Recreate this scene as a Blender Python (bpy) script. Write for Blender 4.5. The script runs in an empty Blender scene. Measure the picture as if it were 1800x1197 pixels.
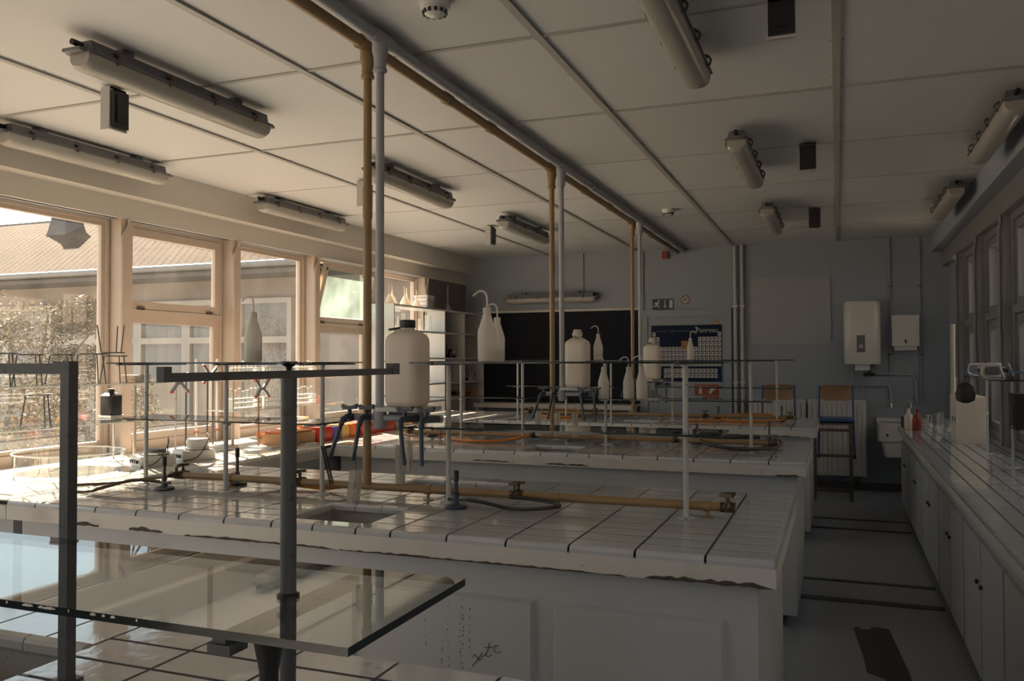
import bpy, math, random
from mathutils import Vector, Matrix
random.seed(7)
scene = bpy.context.scene
col = scene.collection
PI = math.pi
# ------------------------------------------------------------------ camera
CAM_H, YAW, PITCH, ROLL, FPX = 1.558, math.radians(21.149), math.radians(1.2895), math.radians(-.1523), 1477.9
F0 = Vector((-math.sin(YAW), math.cos(YAW), 0)); R0 = Vector((math.cos(YAW), math.sin(YAW), 0)); U0 = Vector((0, 0, 1))
Fv = F0*math.cos(PITCH) + U0*math.sin(PITCH); Uv = U0*math.cos(PITCH) - F0*math.sin(PITCH)
Rr = R0*math.cos(ROLL) + Uv*math.sin(ROLL); Ur = Uv*math.cos(ROLL) - R0*math.sin(ROLL)
cam_d = bpy.data.cameras.new('camera'); cam = bpy.data.objects.new('camera', cam_d); col.objects.link(cam)
M = Matrix.Identity(4)
for i in range(3):
    M[i][0] = Rr[i]; M[i][1] = Ur[i]; M[i][2] = -Fv[i]
M[2][3] = CAM_H
cam.matrix_world = M
cam_d.sensor_width = 36; cam_d.lens = 36*FPX/1800; cam_d.clip_start = .02; cam_d.clip_end = 300
scene.camera = cam
# ------------------------------------------------------------------ world, sun, exposure
world = bpy.data.worlds.new('sky'); scene.world = world; world.use_nodes = True
bg = world.node_tree.nodes['Background']
bg.inputs['Color'].default_value = (.74, .92, 1.0, 1); bg.inputs['Strength'].default_value = 1.6
sun_d = bpy.data.lights.new('sun', 'SUN'); sun = bpy.data.objects.new('sun', sun_d); col.objects.link(sun)
sun_d.energy = 46; sun_d.angle = math.radians(.6); sun_d.color = (1, .80, .58)
el = math.radians(33.7); hd = Vector((.83, -.56, 0)).normalized()
sun_dir = Vector((hd.x*math.cos(el), hd.y*math.cos(el), -math.sin(el)))
sun.rotation_euler = sun_dir.to_track_quat('-Z', 'Y').to_euler()
sun.location = (-12, 12, 12)
vs = scene.view_settings
vs.view_transform = 'Standard'; vs.look = 'None'; vs.gamma = 1; vs.use_curve_mapping = False
vs.exposure = 0.0
cy = scene.cycles
cy.use_denoising = True; cy.max_bounces = 10; cy.diffuse_bounces = 6; cy.glossy_bounces = 4
cy.transparent_max_bounces = 24; cy.transmission_bounces = 8; cy.sample_clamp_indirect = 6
cy.caustics_refractive = False; cy.blur_glossy = .5

# ------------------------------------------------------------------ helpers
class MB:
    def __init__(s): s.v = []; s.f = []; s.m = []
    def add(s, vs, fs, mi=0):
        o = len(s.v); s.v += [tuple(p) for p in vs]; s.f += [tuple(o+i for i in q) for q in fs]; s.m += [mi]*len(fs); return s
    def box(s, x0, y0, z0, x1, y1, z1, mi=0):
        if x1 < x0: x0, x1 = x1, x0
        if y1 < y0: y0, y1 = y1, y0
        if z1 < z0: z0, z1 = z1, z0
        return s.add([(x0,y0,z0),(x1,y0,z0),(x1,y1,z0),(x0,y1,z0),(x0,y0,z1),(x1,y0,z1),(x1,y1,z1),(x0,y1,z1)],
              [(0,3,2,1),(4,5,6,7),(0,1,5,4),(1,2,6,5),(2,3,7,6),(3,0,4,7)], mi)
    def bar(s, p0, p1, w, h, mi=0):
        p0 = Vector(p0); p1 = Vector(p1); d = (p1-p0).normalized()
        a = d.cross(Vector((0,0,1)))
        if a.length < 1e-4: a = Vector((1,0,0))
        a.normalize(); b = a.cross(d)
        vs = []
        for p in (p0, p1):
            for i, j in ((-1,-1),(1,-1),(1,1),(-1,1)): vs.append(p + a*(i*w/2) + b*(j*h/2))
        return s.add(vs, [(0,3,2,1),(4,5,6,7),(0,1,5,4),(1,2,6,5),(2,3,7,6),(3,0,4,7)], mi)
    def tube(s, pts, r, n=8, mi=0, closed=False, rs=None):
        pts = [Vector(p) for p in pts]; N = len(pts); rings = []
        prev = None
        for i, p in enumerate(pts):
            if closed: t = pts[(i+1) % N] - pts[i-1]
            else: t = pts[min(i+1, N-1)] - pts[max(i-1, 0)]
            t.normalize()
            if prev is None:
                a = t.cross(Vector((0,0,1)))
                if a.length < 1e-3: a = t.cross(Vector((1,0,0)))
            else: a = prev - t*prev.dot(t)
            a.normalize(); prev = a; b = t.cross(a)
            rr = rs[i] if rs else r
            rings.append([p + (a*math.cos(2*PI*k/n) + b*math.sin(2*PI*k/n))*rr for k in range(n)])
        vs = [q for R_ in rings for q in R_]; fs = []
        for i in range(N if closed else N-1):
            j = (i+1) % N
            for k in range(n): fs.append((i*n+k, i*n+(k+1) % n, j*n+(k+1) % n, j*n+k))
        if not closed: fs += [tuple(range(n-1, -1, -1)), tuple((N-1)*n+k for k in range(n))]
        return s.add(vs, fs, mi)
    def cyl(s, p0, p1, r, n=12, mi=0, r1=None): return s.tube([p0, p1], r, n, mi, rs=[r, r if r1 is None else r1])
    def lathe(s, c, prof, n=20, mi=0, sx=1, sy=1):
        c = Vector(c); vs = []; fs = []
        for r, z in prof:
            for k in range(n): vs.append(c + Vector((r*sx*math.cos(2*PI*k/n), r*sy*math.sin(2*PI*k/n), z)))
        for i in range(len(prof)-1):
            for k in range(n): fs.append((i*n+k, i*n+(k+1) % n, (i+1)*n+(k+1) % n, (i+1)*n+k))
        if prof[0][0] > 1e-4: fs.append(tuple(range(n-1, -1, -1)))
        if prof[-1][0] > 1e-4: fs.append(tuple((len(prof)-1)*n+k for k in range(n)))
        return s.add(vs, fs, mi)
    def shell(s, c, prof, n=20, mi=0):          # open lathe, no caps
        c = Vector(c); vs = []; fs = []
        for r, z in prof:
            for k in range(n): vs.append(c + Vector((r*math.cos(2*PI*k/n), r*math.sin(2*PI*k/n), z)))
        for i in range(len(prof)-1):
            for k in range(n): fs.append((i*n+k, i*n+(k+1) % n, (i+1)*n+(k+1) % n, (i+1)*n+k))
        return s.add(vs, fs, mi)
    def prism(s, poly, axis, a0, a1, mi=0):      # poly of 2D points extruded along axis 0/1/2
        def P(u, v, a): return {0: (a,u,v), 1: (u,a,v), 2: (u,v,a)}[axis]
        n = len(poly); vs = [P(u,v,a0) for u,v in poly] + [P(u,v,a1) for u,v in poly]
        fs = [tuple(range(n)), tuple(range(2*n-1, n-1, -1))] + [(i, n+i, n+(i+1) % n, (i+1) % n) for i in range(n)]
        return s.add(vs, fs, mi)
    def loft(s, rings, mi=0):
        n = len(rings[0]); vs = [p for r in rings for p in r]; fs = []
        for i in range(len(rings)-1):
            for k in range(n): fs.append((i*n+k, i*n+(k+1) % n, (i+1)*n+(k+1) % n, (i+1)*n+k))
        fs += [tuple(range(n-1, -1, -1)), tuple((len(rings)-1)*n+k for k in range(n))]
        return s.add(vs, fs, mi)
    def mesh(s, name, mats, smooth=False):
        me = bpy.data.meshes.new(name); me.from_pydata(s.v, [], s.f)
        for m in (mats if isinstance(mats, (list, tuple)) else [mats]): me.materials.append(m)
        me.polygons.foreach_set('material_index', s.m)
        if smooth:
            me.polygons.foreach_set('use_smooth', [True]*len(me.polygons))
        me.update()
        import bmesh
        b = bmesh.new(); b.from_mesh(me); bmesh.ops.recalc_face_normals(b, faces=b.faces)
        if smooth:
            for e in b.edges:
                if len(e.link_faces) == 2 and e.calc_face_angle(0) > .7: e.smooth = False
        b.to_mesh(me); b.free()
        return me
    def build(s, name, mats, parent=None, smooth=False, loc=(0,0,0), rot=(0,0,0)):
        return put(name, s.mesh(name, mats, smooth), parent, loc, rot)
def put(name, me, parent=None, loc=(0,0,0), rot=(0,0,0), scale=(1,1,1)):
    o = bpy.data.objects.new(name, me); col.objects.link(o); o.location = loc; o.rotation_euler = rot; o.scale = scale
    if parent: o.parent = parent
    return o
def tag(o, label=None, cat=None, group=None, kind=None):
    if label: o['label'] = label
    if cat: o['category'] = cat
    if group: o['group'] = group
    if kind: o['kind'] = kind
    return o
def thing(name, label, cat, loc=(0,0,0), rotz=0, group=None, kind=None):
    o = bpy.data.objects.new(name, None); o.empty_display_size = .05; col.objects.link(o)
    o.location = loc; o.rotation_euler = (0,0,rotz)
    return tag(o, label, cat, group, kind)
def struct(name, label=None, loc=(0,0,0)):
    o = bpy.data.objects.new(name, None); o.empty_display_size = .05; col.objects.link(o); o.location = loc
    return tag(o, label, None, None, 'structure')
def rrect(w, d, r, n=4, cx=0, cy=0):
    pts = []
    for qx, qy, a0 in ((1,1,0),(-1,1,PI/2),(-1,-1,PI),(1,-1,1.5*PI)):
        for k in range(n+1):
            a = a0 + PI/2*k/n
            pts.append((cx+qx*(w/2-r)+r*math.cos(a), cy+qy*(d/2-r)+r*math.sin(a)))
    return pts
def smoothpath(pts, n=6):
    pts = [Vector(p) for p in pts]; out = []
    P = [pts[0]] + pts + [pts[-1]]
    for i in range(1, len(P)-2):
        for k in range(n):
            t = k/n; a, b, c, d = P[i-1], P[i], P[i+1], P[i+2]
            out.append(.5*((2*b)+(c-a)*t+(2*a-5*b+4*c-d)*t*t+(3*b-a-3*c+d)*t**3))
    out.append(pts[-1]); return out
def textmesh(name, s, size, mat, parent, loc, rot, ext=.0005, align='LEFT'):
    cu = bpy.data.curves.new(name, 'FONT'); cu.body = s; cu.size = size; cu.extrude = ext; cu.align_x = align; cu.resolution_u = 2
    t = bpy.data.objects.new('tmp', cu); me = bpy.data.meshes.new_from_object(t); me.name = name
    bpy.data.objects.remove(t); me.materials.clear(); me.materials.append(mat)
    return put(name, me, parent, loc, rot)

# ------------------------------------------------------------------ materials
def lin(r, g, b): return tuple(((c/255+.055)/1.055)**2.4 if c > 10 else c/255/12.92 for c in (r, g, b))
def mat(name, c, rough=.5, metal=0, var=.08, vs=6, bump=0, bs=40, chips=None, spec=.5, coat=0, dirt=None, rnd=0):
    m = bpy.data.materials.new(name); m.use_nodes = True; nt = m.node_tree; N = nt.nodes; L = nt.links
    p = N['Principled BSDF']; p.inputs['Roughness'].default_value = rough; p.inputs['Metallic'].default_value = metal
    p.inputs['Specular IOR Level'].default_value = spec; p.inputs['Coat Weight'].default_value = coat
    p.inputs['Coat Roughness'].default_value = .05
    tc = N.new('ShaderNodeTexCoord')
    no = N.new('ShaderNodeTexNoise'); no.inputs['Scale'].default_value = vs; no.inputs['Detail'].default_value = 5
    L.new(tc.outputs['Object'], no.inputs['Vector'])
    mx = N.new('ShaderNodeMix'); mx.data_type = 'RGBA'
    mx.inputs['A'].default_value = (*[max(0, x*(1-var)) for x in c], 1); mx.inputs['B'].default_value = (*[min(1, x*(1+var)) for x in c], 1)
    L.new(no.outputs['Fac'], mx.inputs['Factor']); out = mx.outputs['Result']
    if rnd:
        oi = N.new('ShaderNodeObjectInfo'); hs = N.new('ShaderNodeHueSaturation')
        mr = N.new('ShaderNodeMapRange'); mr.inputs['To Min'].default_value = 1-rnd; mr.inputs['To Max'].default_value = 1+rnd
        L.new(oi.outputs['Random'], mr.inputs['Value']); L.new(mr.outputs['Result'], hs.inputs['Value']); L.new(out, hs.inputs['Color']); out = hs.outputs['Color']
    for spec_ in [x for x in (dirt, chips) if x]:
        cc, sc, lo, hi = spec_[:4]
        n2 = N.new('ShaderNodeTexNoise'); n2.inputs['Scale'].default_value = sc; n2.inputs['Detail'].default_value = 7; n2.inputs['Roughness'].default_value = .6
        if len(spec_) > 4:
            mp = N.new('ShaderNodeMapping'); mp.inputs['Scale'].default_value = spec_[4]; L.new(tc.outputs['Object'], mp.inputs['Vector']); L.new(mp.outputs['Vector'], n2.inputs['Vector'])
        else: L.new(tc.outputs['Object'], n2.inputs['Vector'])
        rp = N.new('ShaderNodeMapRange'); rp.inputs['From Min'].default_value = lo; rp.inputs['From Max'].default_value = hi; L.new(n2.outputs['Fac'], rp.inputs['Value'])
        m2 = N.new('ShaderNodeMix'); m2.data_type = 'RGBA'; m2.inputs['B'].default_value = (*cc, 1)
        L.new(rp.outputs['Result'], m2.inputs['Factor']); L.new(out, m2.inputs['A']); out = m2.outputs['Result']
    L.new(out, p.inputs['Base Color'])
    if bump:
        n3 = N.new('ShaderNodeTexNoise'); n3.inputs['Scale'].default_value = bs; n3.inputs['Detail'].default_value = 3; L.new(tc.outputs['Object'], n3.inputs['Vector'])
        b = N.new('ShaderNodeBump'); b.inputs['Strength'].default_value = bump; b.inputs['Distance'].default_value = .01
        L.new(n3.outputs['Fac'], b.inputs['Height']); L.new(b.outputs['Normal'], p.inputs['Normal'])
    return m
def glassmat(name, tint=(1,1,1), rough=.0, base=.05, peak=.9, dust_sheen=0, dust_sheen_col=(.9,.88,.82)):
    m = bpy.data.materials.new(name); m.use_nodes = True; nt = m.node_tree; N = nt.nodes; L = nt.links
    for n in list(N): N.remove(n)
    o = N.new('ShaderNodeOutputMaterial'); tr = N.new('ShaderNodeBsdfTransparent'); tr.inputs['Color'].default_value = (*tint, 1)
    gl = N.new('ShaderNodeBsdfGlossy'); gl.inputs['Roughness'].default_value = rough
    lw = N.new('ShaderNodeLayerWeight'); lw.inputs['Blend'].default_value = .5
    pw = N.new('ShaderNodeMath'); pw.operation = 'POWER'; pw.inputs[1].default_value = 5; L.new(lw.outputs['Facing'], pw.inputs[0])
    ma = N.new('ShaderNodeMath'); ma.operation = 'MULTIPLY_ADD'; ma.inputs[1].default_value = peak; ma.inputs[2].default_value = base; L.new(pw.outputs[0], ma.inputs[0])
    a = tr.outputs[0]
    if dust_sheen:
        no = N.new('ShaderNodeTexNoise'); no.inputs['Scale'].default_value = 3; no.inputs['Detail'].default_value = 8; tc = N.new('ShaderNodeTexCoord'); L.new(tc.outputs['Object'], no.inputs['Vector'])
        mr = N.new('ShaderNodeMapRange'); mr.inputs['From Min'].default_value = .3; mr.inputs['From Max'].default_value = .8; mr.inputs['To Min'].default_value = dust_sheen*.5; mr.inputs['To Max'].default_value = dust_sheen*2; L.new(no.outputs['Fac'], mr.inputs['Value'])
        tl = N.new('ShaderNodeBsdfTranslucent'); tl.inputs['Color'].default_value = (*dust_sheen_col, 1)
        md = N.new('ShaderNodeMixShader'); L.new(mr.outputs['Result'], md.inputs['Fac']); L.new(a, md.inputs[1]); L.new(tl.outputs[0], md.inputs[2]); a = md.outputs[0]
    mx = N.new('ShaderNodeMixShader'); L.new(ma.outputs[0], mx.inputs['Fac']); L.new(a, mx.inputs[1]); L.new(gl.outputs[0], mx.inputs[2])
    L.new(mx.outputs[0], o.inputs['Surface']); return m
def translucent(name, c, mixf=.45, rough=.35, trans=0, spec=.5):
    m = bpy.data.materials.new(name); m.use_nodes = True; nt = m.node_tree; N = nt.nodes; L = nt.links
    p = N['Principled BSDF']; p.inputs['Base Color'].default_value = (*c, 1); p.inputs['Roughness'].default_value = rough; p.inputs['Specular IOR Level'].default_value = spec
    tc = N.new('ShaderNodeTexCoord'); no = N.new('ShaderNodeTexNoise'); no.inputs['Scale'].default_value = 5; L.new(tc.outputs['Object'], no.inputs['Vector'])
    mr = N.new('ShaderNodeMapRange'); mr.inputs['To Min'].default_value = mixf*.9; mr.inputs['To Max'].default_value = mixf*1.1; L.new(no.outputs['Fac'], mr.inputs['Value'])
    tl = N.new('ShaderNodeBsdfTranslucent'); tl.inputs['Color'].default_value = (*c, 1)
    mx = N.new('ShaderNodeMixShader'); L.new(mr.outputs['Result'], mx.inputs['Fac']); L.new(p.outputs[0], mx.inputs[1]); L.new(tl.outputs[0], mx.inputs[2])
    out = mx.outputs[0]
    if trans:
        t = N.new('ShaderNodeBsdfTransparent'); m2 = N.new('ShaderNodeMixShader'); m2.inputs['Fac'].default_value = trans
        L.new(out, m2.inputs[1]); L.new(t.outputs[0], m2.inputs[2]); out = m2.outputs[0]
    L.new(out, N['Material Output'].inputs['Surface']); return m
W_ = (.72, .69, .64)
m_wall = mat('wall_paint', (.27,.305,.355), .6, var=.05, vs=1.5, bump=.05, bs=60)
m_ceil = mat('ceiling_panel', (.55,.56,.575), .55, var=.04, vs=1.2, rnd=.03)
m_batten = mat('batten_paint', (.36,.35,.34), .5, var=.1, vs=4)
m_beam = mat('beam_paint', (.52,.49,.45), .45, var=.06, vs=2)
m_frame = mat('window_frame_paint', (.46,.385,.32), .4, var=.07, vs=5, chips=((.35,.25,.17),18,.70,.76))
m_floor = mat('linoleum', (.25,.265,.29), .28, var=.08, vs=1.3, dirt=((.25,.25,.26),9,.60,.8), bump=.02, bs=90)
m_tape = mat('black_tape', (.022,.022,.026), .45, var=.2, vs=10)
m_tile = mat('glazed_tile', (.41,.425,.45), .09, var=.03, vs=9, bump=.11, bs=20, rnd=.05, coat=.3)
m_tile_sunlit = mat('sunlit_glazed_tile', (.74,.72,.68), .10, var=.03, vs=9, bump=.11, bs=20, rnd=.04, coat=.3)  # brighter copy of the bench tile, for stronger sun bounce at the left
m_grout = mat('dark_grout', (.035,.032,.04), .8, var=.3, vs=30)
m_bench = mat('bench_paint', (.39,.405,.43), .4, var=.06, vs=3, chips=((.12,.09,.07),26,.735,.76), dirt=((.30,.29,.28),2.2,.62,.85))
m_band = mat('band_paint', (.50,.485,.465), .4, var=.07, vs=4, dirt=((.34,.32,.29),4,.55,.8), chips=((.10,.075,.055),10,.66,.70,(1,6,3)))
m_rawwood = mat('raw_chipboard', (.065,.052,.043), .9, var=.5, vs=60, bump=.6, bs=120)
m_post = mat('worn_post_paint', (.42,.42,.42), .4, var=.06, vs=9, chips=((.05,.042,.04),45,.64,.68))
m_postdark = mat('worn_dark_paint', (.055,.06,.072), .45, var=.15, vs=12, chips=((.03,.028,.03),55,.60,.65))
m_glass = glassmat('window_glass', (1,1,1), 0, .04, .9, .006)
m_skyglass = glassmat('sky_sheen_glass', (.92,1,.98), 0, .04, .9, .035, (.75,.95,.90))  # bright cyan of the sky on the tilted pane, put into its colour
m_gshelf = glassmat('shelf_glass', (.90,.94,.93), 0, .06, .9)
m_gedge = mat('glass_edge', (.006,.012,.016), .1, var=.2, vs=20)
m_gware = glassmat('glassware', (.97,.99,.99), .03, .16, .9)
m_bright = mat('highlight_white', (.86,.87,.86), .25, var=.02)  # sunlit highlights on burettes, tube rims and racks put into the colour
m_steel = mat('steel', (.55,.55,.55), .3, 1, var=.1, vs=20)
m_dsteel = mat('dark_steel', (.10,.10,.11), .4, .7, var=.2, vs=20)
m_black = mat('black_plastic', (.012,.012,.014), .35, var=.2, vs=20)
m_white = mat('white_enamel', (.55,.55,.54), .25, var=.03, vs=4)
m_greypipe = mat('grey_pipe', (.32,.33,.36), .4, var=.08, vs=6, chips=((.2,.2,.2),30,.70,.74))
m_yellow = mat('ochre_pipe', (.27,.175,.085), .4, var=.14, vs=8, chips=((.12,.08,.04),40,.68,.72))
m_fixbase = mat('fixture_base', (.12,.125,.14), .45, var=.1, vs=8)
m_clip = mat('fixture_clip', (.13,.10,.075), .4, .5, var=.2, vs=30)
m_diffuser = translucent('fixture_diffuser', (.50,.48,.45), .30, .22)
m_hdpe = translucent('milky_plastic', (.78,.72,.65), .3, .4)
m_wash = translucent('wash_bottle_plastic', (.75,.72,.68), .4, .3, .12)
m_blueplastic = mat('blue_tap_plastic', (.025,.04,.07), .35, var=.12, vs=12)
m_bluehose = mat('blue_hose', (.035,.055,.09), .4, var=.1, vs=12)
m_orange = mat('orange_rubber', (.50,.17,.02), .45, var=.12, vs=14)
m_blackrub = mat('black_rubber', (.02,.018,.018), .5, var=.2, vs=14)
m_brownrub = mat('brown_rubber', (.10,.055,.03), .45, var=.2, vs=14)
m_basin = mat('stoneware_basin', (.30,.30,.30), .6, var=.15, vs=10, chips=((.09,.08,.08),110,.62,.68))
m_wood = mat('plywood', (.25,.145,.075), .45, var=.18, vs=4, bump=.05, bs=20)
m_dwood = mat('dark_wood', (.10,.075,.055), .5, var=.25, vs=8)
m_bluemetal = mat('blue_tube', (.03,.07,.20), .35, var=.08, vs=10)
m_blackboard = mat('blackboard_slate', (.007,.010,.017), .6, var=.25, vs=3, spec=.15, dirt=((.014,.018,.025),2,.5,.8))
m_red = mat('red_plastic', (.50,.025,.012), .4, var=.1, vs=10)
m_orangep = mat('orange_plastic', (.62,.15,.02), .4, var=.1, vs=10)
m_purple = mat('purple_plastic', (.14,.10,.42), .35, var=.1, vs=10)
m_ochre = mat('ochre_plastic', (.62,.40,.12), .4, var=.1, vs=10)
m_cardboard = mat('cardboard', (.42,.24,.12), .7, var=.12, vs=10)
m_lead = mat('print_white', (.50,.50,.49), .5, var=.02)
m_navy = mat('print_navy', (.007,.016,.045), .5, spec=.12, var=.1, vs=3)
m_navy2 = mat('print_blue', (.012,.032,.09), .5, spec=.12, var=.1, vs=3)
m_dgreen = mat('exit_sign_ground', (.018,.03,.045), .4, var=.05)
m_signred = mat('sign_red', (.26,.04,.014), .4, var=.05)
m_signor = mat('sign_orange', (.32,.13,.03), .4, var=.05)
m_ink = mat('ink', (.02,.02,.02), .6, var=.1)
m_panel = mat('dark_wall_panel', (.16,.14,.13), .5, var=.15, vs=3)
m_bristlew = translucent('white_bristle', (.62,.58,.54), .4, .5)
m_leaf = translucent('leaf', (.050,.045,.028), .35, .7, 0, .12)
m_leaf2 = translucent('dry_leaf', (.085,.068,.046), .35, .7, 0, .12)
m_bark = mat('bark', (.12,.09,.07), .9, var=.3, vs=8)
m_curtain = mat('curtain', (.23,.19,.16), .8, var=.25, vs=3)
m_facade = mat('facade_render', (.22,.18,.155), .8, var=.1, vs=2, bump=.2, bs=80)
m_facframe = mat('facade_frame', (.36,.31,.265), .5, var=.06, vs=4)
m_soffit = mat('soffit', (.07,.06,.06), .7, var=.2, vs=5)
m_rooftile = mat('roof_tile', (.034,.020,.015), .95, var=.4, vs=9, rnd=.25, dirt=((.062,.058,.054),6,.5,.75), spec=.05)
m_gutter = mat('gutter', (.16,.155,.15), .5, 0, var=.1)
m_ground = mat('ground', (.36,.32,.27), .9, var=.25, vs=1.5)
m_roughwall = mat('far_wall', (.16,.15,.14), .9, var=.2, vs=2)
m_frame_shade = mat('shaded_frame_paint', (.20,.20,.205), .45, var=.08, vs=5)  # darker copy of the frame paint; right side's shade put into the colour
m_board = mat('pale_board', (.315,.335,.36), .5, var=.05, vs=2)
m_dullred = mat('dull_red_plastic', (.24,.03,.014), .4, var=.1, vs=10)
m_brass = mat('tarnished_brass', (.10,.075,.045), .4, .6, var=.25, vs=20)
m_redtip = mat('red_tip', (.50,.07,.025), .5, var=.1)
m_alu = mat('cast_alloy', (.36,.37,.38), .4, .6, var=.1, vs=20)
m_gauze = mat('wire_gauze', (.30,.17,.10), .7, var=.25, vs=40)
m_blueclip = mat('blue_strap', (.10,.20,.38), .5, var=.1)

# ================================================================== STRUCTURE
H, YB, YF = 2.982, 10.845, -5.2  # room lengthened behind the viewer to let in more window light
XL, XR = -4.93, 1.2
tag(MB().box(-5.1, YF-.1, -.12, 1.4, YB+.15, 0).build('floor', m_floor), 'grey linoleum floor of the laboratory', None, None, 'structure')
ceil = tag(MB().box(-5.1, YF-.1, 3.0, 1.4, YB+.15, 3.12).build('ceiling', m_batten), 'white panelled ceiling with battens', None, None, 'structure')
gx = [1.2, .0+.01, -1.21, -2.43, -3.65, -4.88]; gy = [YF] + [3.466+1.222*j for j in range(-6, 7)]; gy[-1] = YB
for i in range(5):
    for j in range(len(gy)-1):
        x1, x0, y0, y1 = gx[i], gx[i+1], gy[j], gy[j+1]
        if y1-y0 < .1: continue
        MB().box(x0+.006, y0+.006, 2.983, x1-.006, y1-.006, 2.9995).build('ceiling_panel', m_ceil, ceil)
for x in gx[1:5]:
    MB().box(x-.018, YF, 2.971, x+.018, YB, 2.983).build('batten', m_batten, ceil)
for j, y in enumerate(gy[1:-1]):
    w = .013 if y < 4.8 else .0045
    for i in range(5): MB().box(gx[i+1]+.018, y-w, 2.9765 if y < 4.8 else 2.9808, gx[i]-.018, y+w, 2.983).build('batten', m_batten, ceil)
for x in gx[1:5]:                     # small nail heads beside the battens
    nb = MB()
    for j in range(24):
        y = -1+.5*j
        for s in (-1, 1): nb.cyl((x+s*.028, y, 2.983), (x+s*.028, y, 2.979), .005, 6)
    tag(nb.build('nail_heads', m_batten, ceil), kind='stuff')
tag(MB().box(-5.1, YB, 0, 1.4, YB+.15, 3.0).build('wall_back', m_wall), 'plain grey-white back wall behind the blackboard', None, None, 'structure')
tag(MB().box(-5.1, YF-.15, 0, 1.4, YF, 3.0).build('wall_front', m_wall), 'white wall behind the viewer', None, None, 'structure')
wl = tag(MB().box(-5.08, YF, 0, XL, YB, .84).box(-5.08, YF, 2.6, XL+.03, YB, 3.0).build('wall_left', m_wall), 'low wall under the left windows', None, None, 'structure')
MB().box(-5.0, 9.62, .84, -4.9, YB, 2.6).build('dark_panel', m_panel, wl)
wr = tag(MB().box(XR, YF, 0, 1.35, YB, .86).box(XR, YF, 2.62, 1.35, YB, 3.0).build('wall_right', m_wall), 'low wall under the right windows', None, None, 'structure')
MB().box(XR, 10.2, .86, 1.3, YB, 2.62).build('end_pier', m_wall, wr)
for nm, mb, lb in (
    ('trim_1', MB().box(-4.93, YF, 2.752, -4.75, YB, 2.982), 'boxed white beam above the left windows'),
    ('trim_2', MB().box(-4.93, YF, 2.60, -4.87, YB, 2.752), 'lower lintel beam over the left window heads'),
    ('trim_3', MB().box(1.03, YF, 2.795, 1.2, YB, 2.982), 'boxed white beam above the right windows'),
    ('trim_4', MB().box(1.14, YF, 2.62, 1.2, YB, 2.795), 'lower lintel beam over the right window heads'),
    ('trim_5', MB().box(-5.02, YF, .84, -4.72, 9.62, .872), 'painted sill board under the left windows'),
    ('trim_6', MB().box(1.16, 1.45, .872, 1.3, 10.2, .905), 'painted sill board under the right windows'),
    ('baseboard_back', MB().box(-5, YB-.02, 0, 1.2, YB, .09), 'dark skirting board along the back wall')):
    o = tag(mb.build(nm, m_soffit if 'base' in nm else m_frame_shade if nm in ('trim_4', 'trim_6') else m_wall if nm == 'trim_3' else m_beam), lb, None, None, 'structure')  # right-hand trims take darker paint, shade of that side in the colour
# ---- left windows
def frame_rect(mb, x0, x1, y0, y1, z0, z1, w, wb=None):
    wb = wb or w
    mb.box(x0, y0, z0, x1, y0+w, z1).box(x0, y1-w, z0, x1, y1, z1).box(x0, y0+w, z0, x1, y1-w, z0+wb).box(x0, y0+w, z1-w, x1, y1-w, z1)
    return mb
pr_edges = [4.80+1.215*k for k in range(-8, 5)]  # rearmost windows, unseen behind the viewer, are added for fill light
nwin = 0
for k, ye in enumerate(pr_edges):
    p = tag(MB().box(-5.06, ye-.11, .872, -4.88, ye, 2.6).build('trim_%d' % (10+k), m_frame), 'painted window post on the left wall', None, None, 'structure')
    pm = MB(); yy = ye-.15
    pm.tube(smoothpath([(-4.865, yy+.10, 2.60), (-4.865, yy+.10, 2.55), (-4.865, yy+.04, 2.44), (-4.865, yy+.04, 2.2), (-4.865, yy+.04, .875)], 3), .014, 8)
    pm.build('conduit', m_frame, p, True)
    for z in (2.38, 1.95, 1.3): MB().box(-4.885, yy+.023, z, -4.85, yy+.057, z+.012).build('pipe_clip', m_frame, p)
for k in range(len(pr_edges)-1):
    y0, y1 = pr_edges[k], pr_edges[k+1]-.12
    nwin += 1; kind = (k+1) % 2
    hop = k in (8, 10, 6, 4, 2)
    w = struct('window_%d' % nwin, ('tall two-light window with hinged top sash' if hop else 'tall fixed single-pane window')+' in the left wall', (-5.02, y0, 0))
    L = y1-y0
    frame_rect(MB(), -.05, .04, 0, L, .872, 2.6, .025, .07).build('frame', m_frame, w)
    if not hop:
        frame_rect(MB(), -.02, .02, .025, L-.025, .942, 2.575, .03).build('sash', m_frame, w)
        MB().box(-.003, .055, .972, .003, L-.055, 2.545).build('pane', m_glass, w)
    else:
        MB().box(-.04, .025, 1.905, .05, L-.025, 1.945).build('transom', m_frame, w)
        frame_rect(MB(), -.02, .02, .025, L-.025, .942, 1.905, .06).build('lower_sash', m_frame, w)
        MB().box(-.003, .085, 1.002, .003, L-.085, 1.845).build('pane', m_glass, w)
        tilt = math.radians(15) if k == 10 else 0
        us = frame_rect(MB(), -.02, .02, .028, L-.028, 0, .62, .062).build('upper_sash', m_frame, w, loc=(.02, 0, 1.948), rot=(0, tilt, 0))
        MB().box(-.003, .09, .062, .003, L-.09, .558).build('pane', m_skyglass if tilt else m_glass, us)
        for yy in (.14, L-.2): MB().box(.02, yy, -.004, .034, yy+.07, .018).build('hinge', m_clip, us)
        if tilt:
            a = MB(); a.bar((0, .05, 2.50), (.16, .05, 2.47), .012, .02); a.bar((.16, .05, 2.47), (.19, .06, 2.50), .02, .03); a.build('stay_arm', m_black, w)
            a = MB(); a.bar((0, L-.05, 2.50), (.16, L-.05, 2.47), .012, .02); a.build('stay_arm', m_black, w)
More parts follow.
